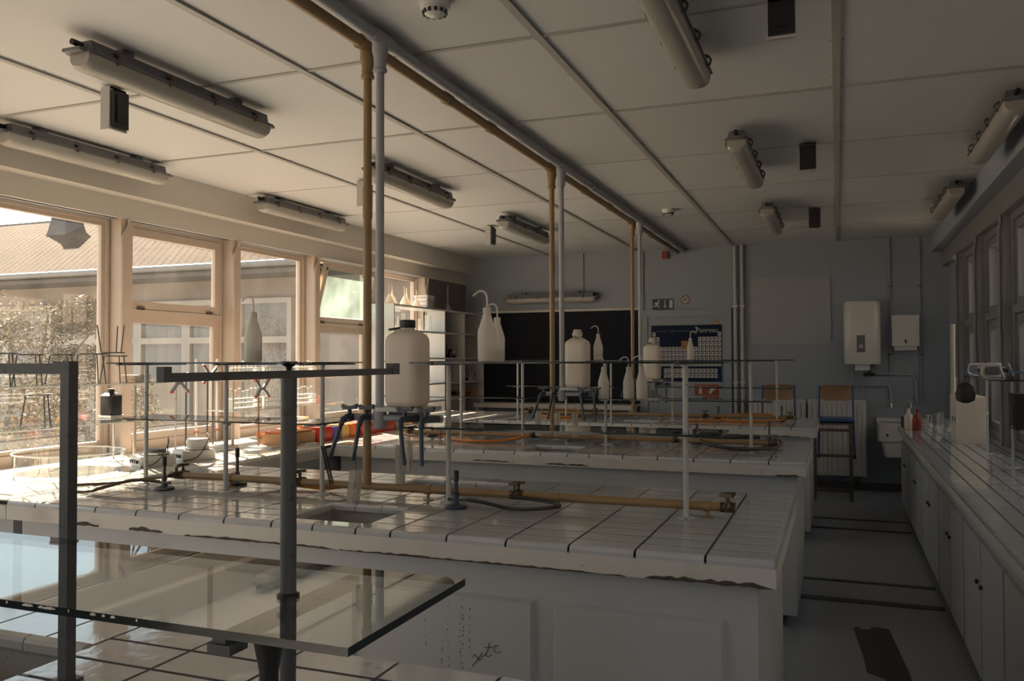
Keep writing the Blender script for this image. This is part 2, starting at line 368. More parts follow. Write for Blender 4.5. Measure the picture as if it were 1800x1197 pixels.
# ---- right windows
for k in range(8):
    y0 = 1.05+1.215*k-.06; last = k == 7
    p = tag(MB().box(1.15, y0, .905, 1.32, y0+.14, 2.62).build('trim_%d' % (40+k), m_frame_shade), 'painted window post on the right wall', None, None, 'structure')
    MB().tube(smoothpath([(1.135, y0+.02, 2.62), (1.135, y0+.02, 2.56), (1.13, y0+.06, 2.47), (1.13, y0+.06, 2.3), (1.13, y0+.06, .906)], 3), .013, 8).build('conduit', m_frame_shade, p, True)
    for z in (2.35, 1.95): MB().box(1.115, y0+.045, z, 1.15, y0+.075, z+.012).build('pipe_clip', m_frame_shade, p)
    if last: continue
    nwin += 1; L = 1.075
    w = struct('window_%d' % nwin, 'two-light window in the dim right wall', (1.24, y0+.14, 0))
    frame_rect(MB(), -.04, .05, 0, L, .905, 2.62, .06).build('frame', m_frame_shade, w)
    MB().box(-.05, .06, 1.88, .04, L-.06, 1.94).build('transom', m_frame_shade, w)
    frame_rect(MB(), -.02, .02, .06, L-.06, .965, 1.88, .06).build('lower_sash', m_frame_shade, w)
    frame_rect(MB(), -.02, .02, .06, L-.06, 1.94, 2.56, .06).build('upper_sash', m_frame_shade, w)
    MB().box(-.003, .12, 1.025, .003, L-.12, 1.82).build('pane', m_glass, w)
    MB().box(-.003, .12, 2.0, .003, L-.12, 2.5).build('pane', m_glass, w)
# ---- door
d = struct('door_1', 'grey-white door in the back wall with a chemistry poster', (-1.81, YB, 0))
fm = MB().box(-.575, -.05, 0, -.485, -.001, 2.19).box(.485, -.05, 0, .575, -.001, 2.19).box(-.485, -.05, 2.10, .485, -.001, 2.19)
fm.build('door_frame', m_wall, d)
MB().box(-.485, -.03, .01, .485, -.002, 2.10).build('door_leaf', m_wall, d)
MB().box(-.44, -.045, 1.0, -.40, -.03, 1.16).bar((-.42, -.07, 1.08), (-.30, -.07, 1.08), .02, .02).bar((-.42, -.07, 1.08), (-.42, -.03, 1.08), .02, .02).build('door_handle', m_dsteel, d)

# ================================================================== OUTSIDE
tag(MB().box(-60, -40, -.5, -5.1, 60, -.2).build('ground', m_ground), 'bare courtyard ground outside the left windows', None, None, 'structure')
tag(MB().box(1.4, -40, -.5, 40, 60, -.2).build('ground', m_ground), 'strip of ground outside the right windows', None, None, 'structure')
tag(MB().box(-5.4, YF-.3, 3.12, 1.9, YB+2, 3.3).build('roof_slab', m_soffit), 'flat roof over the laboratory', None, None, 'structure')
o = MB().box(3.2, -8, -.2, 3.6, 16, 3.7)  # wall added to block most of the sky from the right windows
tag(o.build('sky_block_wall', m_roughwall), 'dark wall added outside the right windows to block the sky', 'wall')
for wy in (3.5, 6.2, 8.9, 11.6):
    MB().box(3.17, wy, .6, 3.2, wy+1.1, 2.6).build('pier', m_facade, bpy.data.objects['sky_block_wall'])
wing = thing('school_wing', 'low school wing with tiled roof across the courtyard', 'building', (-13, 13, -.2))
wy = 0.0
wm = MB(); wm.box(-12, .1, 0, 8.5, .4, 3.5)
wm.build('wall', m_facade, wing)
MB().box(-12, -.75, 3.30, 8.5, .1, 3.38).build('soffit_board', m_soffit, wing)
MB().tube([(-12, -.82, 3.46), (8.5, -.82, 3.46)], .06, 8).build('gutter', m_gutter, wing, True)
rs = math.radians(27)
ncourse = 20; step = 3.85/ncourse
tm = {}
for i in range(ncourse):
    y0 = -.78+i*step*math.cos(rs); z0 = 3.48+i*step*math.sin(rs)
    for j in range(14):
        xa = -12+j*1.465+(.1 if i % 2 else 0)
        key = 'c'
        if key not in tm:
            b = MB(); n = 8
            for q in range(n):
                u0 = q*1.46/n; b.box(u0+.006, 0, -.03, u0+1.46/n-.006, step*1.12, .012)
            tm[key] = b.mesh('tile_course', m_rooftile)
        put('tile_course', tm[key], wing, (xa, y0, z0+.012), (rs+.07, 0, 0))
MB().add([(-12, -.78, 3.38), (8.6, -.78, 3.38), (8.6, 2.75, 5.18), (-12, 2.75, 5.18), (-12, 6, 3.6), (8.6, 6, 3.6)], [(0,1,2,3), (3,2,5,4)]).build('roof_deck', m_soffit, wing)
MB().tube([(-12, 2.75, 5.28), (8.6, 2.75, 5.28)], .07, 8).build('ridge', m_soffit, wing, True)
ch = MB().loft([[(-4.2+a*s1, 1.9+b*s1, z) for a, b in ((-.42,-.42),(.42,-.42),(.42,.42),(-.42,.42))] for s1, z in ((.9, 4.5), (.68, 4.85), (.5, 5.3), (.5, 5.5))])
ch.build('chimney', m_soffit, wing)
MB().box(-4.42, 1.68, 5.5, -3.98, 2.12, 5.56).build('chimney_cap', m_rooftile, wing)
for k in range(-7, 4):                       # bays of windows along the facade
    x0 = -2.52+1.226*k+1.226
    f = MB()
    W2 = 1.226; dz = .2
    z0, z1 = (.55 if k % 3 else .2), 2.92
    for a, b in ((0, .10), (W2-.10, W2)): f.box(x0+a, -.02, z0, x0+b, .1, z1)
    f.box(x0+.1, -.02, z1-.1, x0+W2-.1, .1, z1).box(x0+.1, -.02, z0, x0+W2-.1, .1, z0+.1).box(x0+.1, -.02, 2.08, x0+W2-.1, .1, 2.2)
    w2 = f.build('window', m_facframe, wing)
    MB().box(x0+.1, .03, z0+.1, x0+W2-.1, .036, 2.08).build('pane', m_glass, w2)
    MB().box(x0+.1, .03, 2.2, x0+W2-.1, .036, z1-.1).build('pane', m_glass, w2)
    cm = MB(); n = 40
    vs_ = []; 
    for q in range(n+1):
        u = x0+.1+(W2-.2)*q/n; yy = .075+.018*math.sin(q*1.9+k)
        vs_ += [(u, yy, z0+.1), (u, yy, z1-.1)]
    cm.add(vs_, [(2*q, 2*q+2, 2*q+3, 2*q+1) for q in range(n)])
    cm.build('curtain', m_curtain, w2, True)
def foliage(name, label, cat, blobs, n, size, mats, loc, stems=()):
    t = thing(name, label, cat, loc); me = MB()
    for q in range(n):
        bx_, by_, bz_, rx, ry, rz = random.choice(blobs)
        while True:
            u = Vector((random.uniform(-1,1), random.uniform(-1,1), random.uniform(-1,1)))
            if .25 < u.length < 1: break
        p = Vector((bx_+u.x*rx, by_+u.y*ry, bz_+u.z*rz))
        if p.z < .02: p.z = .02+random.random()*.2
        a = Vector((random.uniform(-1,1), random.uniform(-1,1), random.uniform(-.6,.8))).normalized()
        b = a.cross(Vector((random.uniform(-1,1), random.uniform(-1,1), random.uniform(-1,1)))).normalized(); s = size*random.uniform(.6, 1.3)
        me.add([p-a*s, p+b*s*.45, p+a*s, p-b*s*.45], [(0,1,2,3)], random.randrange(len(mats)))
    o = bpy.data.objects.new('foliage', None)
    me2 = bpy.data.meshes.new('foliage'); me2.from_pydata(me.v, [], me.f)
    for m in mats: me2.materials.append(m)
    me2.polygons.foreach_set('material_index', me.m); put('foliage', me2, t)
    for pts, r in stems: MB().tube(pts, r, 6, rs=[r*(1-.7*i/(len(pts)-1)) for i in range(len(pts))]).build('stem', m_bark, t, True)
    return t
foliage('clipped_hedge', 'low leafy hedge just outside the left windows', 'hedge', [(0, y, .75, .35, .6, .88) for y in (-4, -3, -2, -1, 0, .45)], 14000, .026, [m_leaf, m_leaf2, m_leaf2], (-7.6, 6.1, -.2), [([(0, y, 0), (.05, y+.1, .9)], .03) for y in (-3, -1.5, 0)])
foliage('small_bush', 'small round bush right of the hedge outside', 'shrub', [(0, 0, .8, .3, .22, .72)], 2600, .024, [m_leaf, m_leaf2, m_leaf2], (-7.6, 7.62, -.2), [([(0, 0, 0), (.02, .02, .8)], .03)])
foliage('spreading_shrub', 'tall spreading shrub in front of the tiled wing', 'shrub', [(-.6,0,1.2,1.1,.8,1.2), (-.3,.1,2.3,.8,.6,.45), (.7,.2,2.62,.55,.4,.16), (.5,.2,2.35,.5,.4,.2), (-1.4,0,2.3,.8,.6,.7), (.9,0,1.75,.7,.4,.28), (.4,0,1.5,.8,.5,.5)], 9000, .034, [m_leaf2, m_leaf2, m_leaf], (-11.5, 9.6, -.2), [([(-.4,0,0),(-.2,0,.9),(.3,.2,1.8),(1.0,.3,2.6)], .04), ([(-.4,0,0),(-.5,.1,1),(-.9,.1,2)], .05), ([(-.4,0,0),(-.3,.1,1.4),(-.2,.2,2.5)], .05)])
bt = thing('bare_tree', 'bare twiggy tree rising behind the tiled roof', 'tree', (-22, 22, -.2))
def branch(mb, p, d, r, l, dep):
    q = p + d*l; mb.tube([p, p+d*l*.5+Vector((random.uniform(-.1,.1),)*3), q], r, 5, rs=[r, r*.85, r*.65])
    if dep:
        for _ in range(3 if dep > 1 else 4):
            nd = (d + Vector((random.uniform(-.8,.8), random.uniform(-.8,.8), random.uniform(-.2,.7)))).normalized()
            branch(mb, q, nd, r*.6, l*.72, dep-1)
b = MB(); branch(b, Vector((0,0,0)), Vector((0,0,1)), .22, 3.2, 5); b.build('branches', m_bark, bt, True)
# ================================================================== ISLAND BENCHES
B = .967
tile_cache = {}
def tile(w, d, parent, x, y, z, nose=None, m=None):
    """glazed tile whose top face lies at z; nose = 'f'/'b'/'l'/'r' rounds that edge over the counter's rim"""
    key = (round(w, 3), round(d, 3), nose, m.name if m else '')
    if key not in tile_cache:
        b = MB(); e = .0014; x0, x1, y0, y1 = -w/2+.0038, w/2-.0038, -d/2+.0048, d/2-.0048; t = .0055
        if nose is None:
            b.add([(x0,y0,-t),(x1,y0,-t),(x1,y1,-t),(x0,y1,-t),(x0,y0,-.0015),(x1,y0,-.0015),(x1,y1,-.0015),(x0,y1,-.0015),
                   (x0+e,y0+e,0),(x1-e,y0+e,0),(x1-e,y1-e,0),(x0+e,y1-e,0)],
                  [(3,2,1,0)]+[(i,(i+1)%4,4+(i+1)%4,4+i) for i in range(4)]+[(4+i,4+(i+1)%4,8+(i+1)%4,8+i) for i in range(4)]+[(8,9,10,11)])
        else:
            D = d if nose in 'fb' else w
            pf = [(D/2-.0048, 0), (-D/2+.016, 0), (-D/2+.006, -.004), (-D/2+.001, -.012), (-D/2, -.024), (-D/2+.003, -.026), (-D/2+.006, -t-.004), (-D/2+.02, -t), (D/2-.0048, -t)]
            W2 = (w if nose in 'fb' else d)/2-(.0038 if nose in 'fb' else .0038)
            def P(a, u, v):
                return {'f': (a,u,v), 'b': (-a,-u,v), 'l': (u,-a,v), 'r': (-u,a,v)}[nose]
            n = len(pf)
            vs = [P(-W2,u,v) for u,v in pf]+[P(W2,u,v) for u,v in pf]
            b.add(vs, [tuple(range(n)), tuple(range(2*n-1,n-1,-1))]+[(i,n+i,n+(i+1)%n,(i+1)%n) for i in range(n)])
        tile_cache[key] = b.mesh('tile', m or m_tile)
    return put('tile', tile_cache[key], parent, (x, y, z))
XJ = [-.173,-.376,-.5906,-.8052,-1.0198,-1.2344,-1.449,-1.588,-1.767,-1.945,-2.16,-2.374,-2.589,-2.803,-2.969,-3.135,-3.30]
RW = [1.302*i/12 for i in range(13)]
HF, HR = (.085, .40), (.775, 1.13)         # sink openings, front and rear
def slab(mb, z0, z1, ins, y0=0, y1=1.302):
    a, bb = -3.30+ins, -.173-ins; f, r = y0+ins, y1-ins; g = .021
    mb.box(a, f, z0, -1.945-g, r, z1).box(-1.449+g, f, z0, bb, r, z1)
    mb.box(-1.945-g, f, z0, -1.449+g, HF[0]-g, z1).box(-1.588+g, HF[0]-g, z0, -1.449+g, HF[1]+g, z1).box(-1.945-g, HF[1]+g, z0, -1.449+g, HR[0]-g, z1).box(-1.945-g, HR[1]+g, z0, -1.449+g, r, z1)
    return mb
def basin(x0, y0, x1, y1, z1, dep):
    b = MB(); t = .02
    for a in ((x0-t,y0-t,x0,y1+t),(x1,y0-t,x1+t,y1+t),(x0,y0-t,x1,y0),(x0,y1,x1,y1+t)): b.box(a[0],a[1],z1-dep,a[2],a[3],z1)
    b.box(x0-t, y0-t, z1-dep-t, x1+t, y1+t, z1-dep); return b
def bench(Yf, label):
    t = thing('lab_bench', label, 'lab bench', (0, Yf, 0), 0, 'white tiled island benches')
    body = MB().box(-3.28, .06, .08, -.23, .085, .885).box(-3.28, 1.215, .08, -.23, 1.24, .885).box(-.255, .085, .08, -.23, 1.215, .885).box(-3.28, .085, .08, -.255, 1.215, .10)
    body.build('carcass', m_bench, t)
    MB().box(-3.26, .12, 0, -.30, 1.18, .08).build('plinth', m_soffit, t)
    for a, bb in ((-.876,-.326), (-1.552,-.939), (-2.2,-1.615), (-2.85,-2.26)):
        pb = MB()
        pb.add([(a,.06,.13),(bb,.06,.13),(bb,.06,.765),(a,.06,.765),(a+.010,.042,.140),(bb-.010,.042,.140),(bb-.010,.042,.755),(a+.010,.042,.755)],
               [(0,1,5,4),(1,2,6,5),(2,3,7,6),(3,0,4,7),(4,5,6,7)])
        pb.build('front_panel', m_bench, t)
    slab(MB(), .885, .9435, 0).build('edge_band', m_band, t)
    slab(MB(), .9435, .9660, .021).build('grout_bed', m_grout, t)
    for i in range(len(XJ)-1):
        x1, x0 = XJ[i], XJ[i+1]; rows = RW
        infr = x1 <= -1.587 and x0 >= -1.946; inrr = x1 <= -1.448 and x0 >= -1.946
        segs = []
        if infr: segs = [(0, HF[0], 'f'), (HF[1], .50, None), (.50, .59, None), (.59, .68, None), (.68, HR[0], None), (HR[1], 1.302, 'b')]
        elif inrr: segs = [(rows[q], rows[q+1], 'f' if q == 0 else None) for q in range(7)] + [(rows[7], HR[0], None), (HR[1], 1.302, 'b')]
        else: segs = [(rows[q], rows[q+1], 'f' if q == 0 else 'b' if q == 11 else None) for q in range(12)]
        for a, bb, ns in segs:
            if bb-a < .02: continue
            tile(x1-x0, bb-a, t, (x0+x1)/2, (a+bb)/2, B, ns)
    for nm, (a, bb), xr in (('front', HF, -1.588), ('rear', HR, -1.449)):
        s_ = basin(-1.945, a, xr, bb, .9605, .14).build('sink_basin', m_basin, t)
        MB().lathe((-1.77, (a+bb)/2, .823), [(.03,0),(.03,.004),(.018,.004),(.018,.001)], 12).build('drain', m_dsteel, s_)
        for q in range(3):                                     # rounded rim tiles along the far edge
            w = (xr+1.945)/3
            MB().prism([(bb-.012,.945),(bb-.012,.962),(bb-.006,.970),(bb+.012,.972),(bb+.02,.967),(bb+.02,.945)], 0, -1.945+q*w+.002, -1.945+(q+1)*w-.002).build('rim_tile', m_tile, s_)
        MB().prism([(-1.957,.945),(-1.957,.967),(-1.945,.972),(-1.933,.966),(-1.933,.945)], 1, a, bb).build('rim_tile', m_tile, s_)
    return t
YBN = [.18, 2.57, 5.06, 7.59]
bl = ['white tiled lab bench nearest the viewer, cut off at lower left', 'long white tiled lab bench in the middle foreground with panelled front',
      'white tiled lab bench behind the foreground one', 'farthest white tiled lab bench in front of the blackboard']
benches = [bench(y, l) for y, l in zip(YBN, bl)]
# broken lower edge of the bands
def chip(parent, x0, x1, z0, z1, y=-.002, seed=0):
    random.seed(seed); n = max(4, int((x1-x0)/.02)); up = []; lo = []
    for i in range(n+1):
        x = x0+(x1-x0)*i/n; f = min(1, i/n*6, (1-i/n)*6)
        up.append((x, z1-(z1-z0)*random.uniform(.0,.55)-(1-f)*(z1-z0)*.4)); lo.append((x, z0+(z1-z0)*random.uniform(0,.18)))
    MB().prism(lo+up[::-1], 1, y, y+.012).build('broken_edge', m_rawwood, parent)
for k, (b_, cs) in enumerate(((1, [(-.56,-.18,.884,.905), (-1.65,-.62,.884,.893), (-2.35,-1.66,.884,.896), (-2.62,-2.45,.886,.906), (-2.98,-2.78,.887,.907)]),
                              (2, [(-.34,-.19,.884,.90), (-1.75,-1.45,.892,.905), (-2.25,-1.95,.895,.905)]), (3, [(-1.15,-.3,.886,.900)]))):
    for q, (a, bb, z0, z1) in enumerate(cs): chip(benches[b_], a, bb, z0, z1, seed=10*k+q)
sc = MB()
for pl in ([(-1.155,.590),(-1.148,.602),(-1.128,.585),(-1.120,.592)], [(-1.158,.560),(-1.142,.580),(-1.118,.612)], [(-1.122,.598),(-1.108,.606),(-1.098,.628),(-1.094,.648)], [(-1.108,.606),(-1.098,.600),(-1.088,.608)], [(-1.112,.630),(-1.080,.634)], [(-1.062,.640),(-1.074,.640),(-1.078,.624),(-1.066,.616),(-1.052,.624)]):
    sc.tube([(x, .0405, z-.035) for x, z in pl], .0011, 5)
sc.build('scrawl', m_ink, benches[1])
random.seed(3); dr = MB()
for x, z1, n in ((-1.245,.74,16), (-1.195,.75,20), (-1.20,.70,12), (-1.27,.60,8), (-1.335,.68,7), (-1.165,.72,10)):
    z = z1
    for q in range(n):
        s = random.uniform(.0008,.0026); dr.box(x-s*.5, .0402, z-s*2.5, x+s*.5, .0412, z); z -= random.uniform(.008,.03); x += random.uniform(-.002,.002)
tag(dr.build('drip_stains', m_ink, benches[1]), kind='stuff')
# ---- window-side spine counter
sp = thing('window_counter', 'wide white tiled counter running along the sunny left windows', 'counter', (0, 0, 0))
MB().box(-4.2, 2.57, .885, -3.304, 8.9, .9435).build('edge_band', m_band, sp)
MB().box(-4.196, 2.59, .9435, -3.325, 8.88, .966).build('grout_bed', m_grout, sp)
MB().box(-4.15, 2.65, .08, -3.36, 8.85, .885).build('carcass', m_bench, sp)
MB().box(-4.1, 2.7, 0, -3.42, 8.8, .08).build('plinth', m_soffit, sp)
ys = [2.57+.2183*i for i in range(30)]
for j in range(29):
    for i in range(4):
        x0 = -4.2+.224*i; ym = (ys[j]+ys[j+1])/2; tile(.224, .2183, sp, x0+.112, ym, B, 'r' if i == 3 and not any(q-.06 < ym < q+1.36 for q in YBN) else None, m_tile_sunlit)
# ================================================================== RACKS
def rack(Yc, x0, x1, posts, label, up=True, uy=(-.18,.26), ly=(-.13,.15), z0=B, glass_up=True, ux=None):
    t = thing('glass_shelf_rack', label, 'shelf rack', (0, Yc, z0), 0, 'glass shelf racks on the benches')
    for px, dy in posts:
        p = MB().cyl((px, dy, .004), (px, dy, .5685), .0105, 10).build('post', m_post, t, True)
        MB().lathe((px, dy, 0), [(.035,.0),(.035,.004),(.014,.006),(.012,.02)], 12).build('foot', m_post, p, True)
        MB().box(px-.007, uy[0]+.01, .5685, px+.007, uy[1]-.01, .5745).box(px-.008, uy[0]+.002, .5685, px+.008, uy[0]+.011, .580).box(px-.008, uy[1]-.011, .5685, px+.008, uy[1]-.002, .580).build('upper_arm', m_postdark, t)
        MB().box(px-.007, ly[0]+.005, .306, px+.007, ly[1]-.005, .3125).box(px-.015, dy-.015, .298, px+.015, dy+.015, .3125).build('lower_arm', m_post, t)
    def pane(nm, y0, y1, z, a, bb):
        b = MB(); b.box(a, y0, z, bb, y1, z+.007)
        b.m = [0, 0, 1, 1, 1, 1]; b.build(nm, [m_gshelf, m_gedge], t)
    if glass_up: pane('upper_glass', uy[0]+.012, uy[1]-.012, .575, *(ux or (x0, x1)))
    pane('lower_glass', ly[0], ly[1], .3128, x0, x1)
    return t
YC = [.81, 3.16, 5.69, 8.23]
ord_ = ['', 'the foreground panelled bench', 'the second bench back', 'the farthest bench']
for k in (1, 2, 3):
    rack(YC[k], -1.655, -.39, [(-1.505, 0), (-.53, 0)], 'glass shelf rack on the aisle half of '+ord_[k], ux=(-1.60, -.37))
    rack(YC[k], -3.2, -2.06, [(-3.12, 0), (-2.12, 0), (-2.56, -.10)], 'glass shelf rack on the window half of '+ord_[k])
# ---- foreground rack on bench 0: bare upper arm, lower glass plate with chipped edge
t = thing('bare_arm_rack', 'dark worn rack post with bare cross arm and low glass plate', 'shelf rack', (-.585, .805, B))
MB().cyl((0,0,.004), (0,0,.5705), .0092, 16).build('post', m_postdark, t, True)
MB().lathe((0,0,0), [(.04,0),(.04,.005),(.012,.008),(.011,.02)], 16).build('foot', m_postdark, t, True)
MB().lathe((0,0,.581), [(.002,-.004),(.004,.002),(.010,.006),(.0095,.0085)], 8).build('thumb_screw', m_black, t)
MB().box(-.0045,-.186,.5705,.0045,.240,.579).box(-.0045,-.196,.5705,.0045,-.186,.5850).box(-.006,.232,.5705,.006,.250,.5860).build('upper_arm', m_postdark, t)
MB().box(-.008,-.115,.298,.008,.14,.3125).build('lower_arm', m_postdark, t)
MB().box(-.012,-.118,.305,.016,-.09,.295).build('stop_block', m_postdark, t)
MB().lathe((0,0,.3205),[(.0095,0),(.013,.001),(.013,.005),(.0095,.007)],14).build('collar', m_black, t, True)
gp = MB(); gp.box(-1.05,-.121,.3128,.155,.145,.3215); gp.m = [0,0,1,1,1,1]
gp = gp.build('lower_glass', [m_gshelf, m_gedge], t)
random.seed(4)
for q in range(26):
    x = -.62+random.uniform(0,.52)**1; 
    if q < 8: x = -.245+random.uniform(-.02,.03)
    s = random.uniform(.001,.004) if q > 8 else random.uniform(.004,.008)
    MB().lathe((x,-.121,.319), [(.0005,-.0015),(s,-.0006),(s*.8,.0006),(.0005,.0018)], 6, sy=.4).build('paint_splash', m_white, gp)
MB().tube([(.05,-.10,.312),(.05,-.10,.28),(.05,-.10,.004)], .007, 10, rs=[.016,.010,.008]).build('support_leg', m_black, t, True)
t = thing('square_tube_frame', 'square steel tube frame corner at the left edge of the picture', 'shelf rack', (-1.33, 1.16, B))
MB().box(-.0105,-.0105,0,.0105,.0105,.590).build('upright', m_postdark, t)
MB().box(-.60,-.0105,.566,-.0105,.0105,.586).build('cross_tube', m_postdark, t)
MB().box(-.02,-.02,.0,.02,.02,.006).build('foot', m_postdark, t)
MB().box(-.03,-.0105,.586,-.0105,.0105,.590).build('corner_weld', m_black, t)

# ================================================================== PIPES, GAS LINES, TAPS
t = thing('ceiling_gas_main', 'ochre gas main under the ceiling with drops to each bench', 'pipe', (-1.91, 0, 2.935))
MB().cyl((0,YF,0),(0,YB,0),.026,14).build('main_pipe', m_yellow, t, True)
for y in (3.19, 5.74, 8.29):
    dpc = MB().cyl((0,y,-.13),(0,y,-1.92),.0185,14).build('drop_pipe', m_yellow, t, True)
    MB().tube([(0,y,.0),(0,y,-.06),(0,y,-.09),(0,y,-.135)],.03,14,rs=[.034,.034,.026,.026]).cyl((0,y-.07,0),(0,y+.07,0),.033,14).lathe((0,y,-.145),[(.026,0),(.03,.004),(.03,.014),(.026,.018)],14).build('tee', m_yellow, dpc, True)
    MB().cyl((0,y,-.62),(0,y,-.76),.0215,14).build('sleeve', m_yellow, dpc, True)
for y in (.6, 2.4, 4.0, 4.6, 6.6, 7.4, 9.2, 10.2):
    MB().cyl((0,y-.03,0),(0,y+.03,0),.032,14).box(-.012,y-.012,.02,.012,y+.012,.047).build('pipe_clamp', m_yellow, t, True)
t = thing('ceiling_water_main', 'grey water main under the ceiling with drops to the taps', 'pipe', (-1.825, 0, 2.945))
MB().cyl((0,YF,0),(0,YB,0),.027,14).build('main_pipe', m_greypipe, t, True)
for y in (3.15, 5.70, 8.25):
    dpc = MB().cyl((0,y,-.13),(0,y,-1.62),.0185,14).build('drop_pipe', m_greypipe, t, True)
    MB().tube([(0,y,.0),(0,y,-.06),(0,y,-.09),(0,y,-.135)],.03,14,rs=[.035,.035,.027,.027]).cyl((0,y-.075,0),(0,y+.075,0),.034,14).lathe((0,y,-.15),[(.026,0),(.031,.004),(.031,.014),(.026,.018)],14).build('tee', m_greypipe, dpc, True)
for y in (1.0, 2.2, 4.1, 4.9, 6.5, 7.6, 9.0, 10.0):
    MB().cyl((0,y-.03,0),(0,y+.03,0),.033,14).box(-.012,y-.012,.02,.012,y+.012,.037).build('pipe_clamp', m_greypipe, t, True)
for i, (x, lb) in enumerate(((-1.185,'left of the twin white pipes on the back wall'),(-1.10,'right of the twin white pipes on the back wall'))):
    t = thing('wall_pipe', lb, 'pipe', (x, YB-.045, 0), 0, 'twin vertical pipes on the back wall')
    MB().cyl((0,0,0),(0,0,2.98),.022,12).build('pipe', m_post, t, True)
    for z in (1.25, 2.2): MB().box(-.03,-.028,z,.03,.044,z+.03).build('pipe_clamp', m_beam, t)

def valve(parent, x, z=0, ang=.5):
    v = MB().cyl((x-.025,0,z),(x+.03,0,z),.019,10).tube([(x,-.0,z),(x,-.02,z+.008),(x,-.065,z+.004)],.013,10,rs=[.016,.014,.009]).tube([(x,.0,z),(x,.02,z+.008),(x,.065,z+.004)],.013,10,rs=[.016,.014,.009]).build('gas_valve', m_brass, parent, True)
    for s in (-1, 1):
        MB().cyl((x,s*.022,z),(x,s*.022,z+.04),.007,8).bar((x-.024,s*.022-.01*s,z+.045),(x+.024,s*.022+.012*s,z+.047),.016,.012).build('valve_handle', m_brass, v)
lines = [(1,-3.0,-.36,[-.385,-1.22,-2.28,-2.95]), (2,-3.15,-.36,[-.40,-1.03,-2.05,-3.05]), (3,-3.1,-.36,[-.42,-1.2,-2.3,-3.0])]
for k, a, bb, vx in lines:
    yc = YC[k]+.04
    t = thing('gas_rail', 'ochre gas rail with double valves on '+ord_[k], 'pipe', (0, yc, B), 0, 'gas rails along the bench tops')
    MB().cyl((a,0,.042),(bb,0,.042),.0165,12).build('rail', m_yellow, t, True)
    for x in (a+.35, -1.62, -1.05, bb-.1):
        MB().cyl((x-.012,0,.042),(x+.012,0,.042),.021,12).cyl((x,0,.0),(x,0,.03),.007,8).lathe((x,0,0),[(.022,0),(.022,.003)],12).build('saddle', m_yellow, t, True)
    for x in vx: valve(t, x, .042)
# ---- tap clusters with tray
def tapset(k, x, y):
    t = thing('water_tap_cluster', 'cluster of blue-handled water taps and tray over '+ord_[k], 'water taps', (x, y, 1.312), 0, 'tap clusters over the bench sinks')
    MB().cyl((-.15,0,.0),(.295,0,.0),.016,10).lathe((0,0,-.05),[(.024,0),(.03,.02),(.03,.07),(.024,.1)],12).build('manifold', m_greypipe, t, True)
    MB().cyl((.02,.05,.02),(.21,.05,.02),.012,8).build('tray_bracket', m_greypipe, t, True)
    MB().loft([[(.11+px,.05+py,z) for px,py in rrect(.24,.2,.03)] for z in (.028,.046)]).build('carboy_tray', m_post, t)
    for hx, tilt in ((-.13,-.067), (-.047,-.033), (.183,.027), (.28,.008)):
        f = .085 if hx > 0 else 0
        tb = MB().tube([(hx,-.0,0),(hx,-.05-f,.004),(hx+tilt*.1,-.072-f,-.006),(hx+tilt*.2,-.078-f,-.03)],.012,10,rs=[.016,.013,.013,.011]).cyl((hx,-.03-f,0),(hx,-.03-f,.035),.009,8).build('tap', m_blueplastic, t, True)
        MB().bar((hx-.032,-.03-f,.04),(hx+.032,-.03-f,.044),.016,.014).bar((hx-.036,-.03-f,.05),(hx-.018,-.03-f,.043),.018,.012).bar((hx+.036,-.03-f,.052),(hx+.018,-.03-f,.043),.018,.012).build('tap_handle', m_blueplastic, tb)
        MB().cyl((hx+tilt*.2,-.078-f,-.03),(hx+tilt,-.084-f,-.175),.009,10).build('tap_hose', m_bluehose, tb, True)
    return t
for k, x, y in ((1,-1.825,3.15),(2,-1.825,5.70),(3,-1.825,8.25)): tapset(k, x, y)
# ---- brushes
def brush(label, loc, r, zt, zb, mb_, group=None, lean=0, wire=.18):
    t = thing('bottle_brush', label, 'bottle brush', loc, 0, 'bottle brushes hung under the taps')
    MB().tube([(0,0,zt+wire),(0,0,zt),(lean*.5,0,(zt+zb)/2),(lean,0,zb)],.0012,5).build('wire_stem', m_dsteel, t)
    b = MB(); n = int((zt-zb)/.003)
    for i in range(n):
        f = i/n; z = zt+(zb-zt)*f; x = lean*f
        for q in range(16):
            a = 2*PI*q/16+i*.7; e = Vector((x+math.cos(a)*r,math.sin(a)*r,z+random.uniform(-.002,.002))); w = Vector((0,0,1))*.0011
            b.add([(x,0,z),e+w,e-w],[(0,1,2)])
    me = bpy.data.meshes.new('bristles'); me.from_pydata(b.v,[],b.f); me.materials.append(mb_)
    tag(put('bristles', me, t), kind='stuff')
brush('slim black bottle brush hanging from the leftmost tap', (-2.045,3.055,1.0), .010, .19, .03, m_black, lean=.045, wire=.10)
brush('wide pale bottle brush dangling by the ochre drop pipe over the front sink', (-1.86,3.02,1.0), .028, .10, -.06, m_bristlew, lean=-.02, wire=.2)
brush('pale bottle brush standing against the rear sink of the foreground bench', (-1.81,3.30,1.0), .022, .18, -.02, m_bristlew, lean=.004, wire=.10)
brush('narrow pale brush hung below the right tap of the foreground bench', (-1.635,3.06,1.0), .012, .22, .105, m_bristlew, lean=.004, wire=.06)
for k, (x, y) in enumerate(((-1.97,5.60),(-1.83,5.60),(-1.70,5.60))):
    brush(['left','middle','right'][k]+' pale bottle brush hung under the taps of the second bench', (x,y,1.02), .022, .16, .0, m_bristlew, lean=.0, wire=.12)

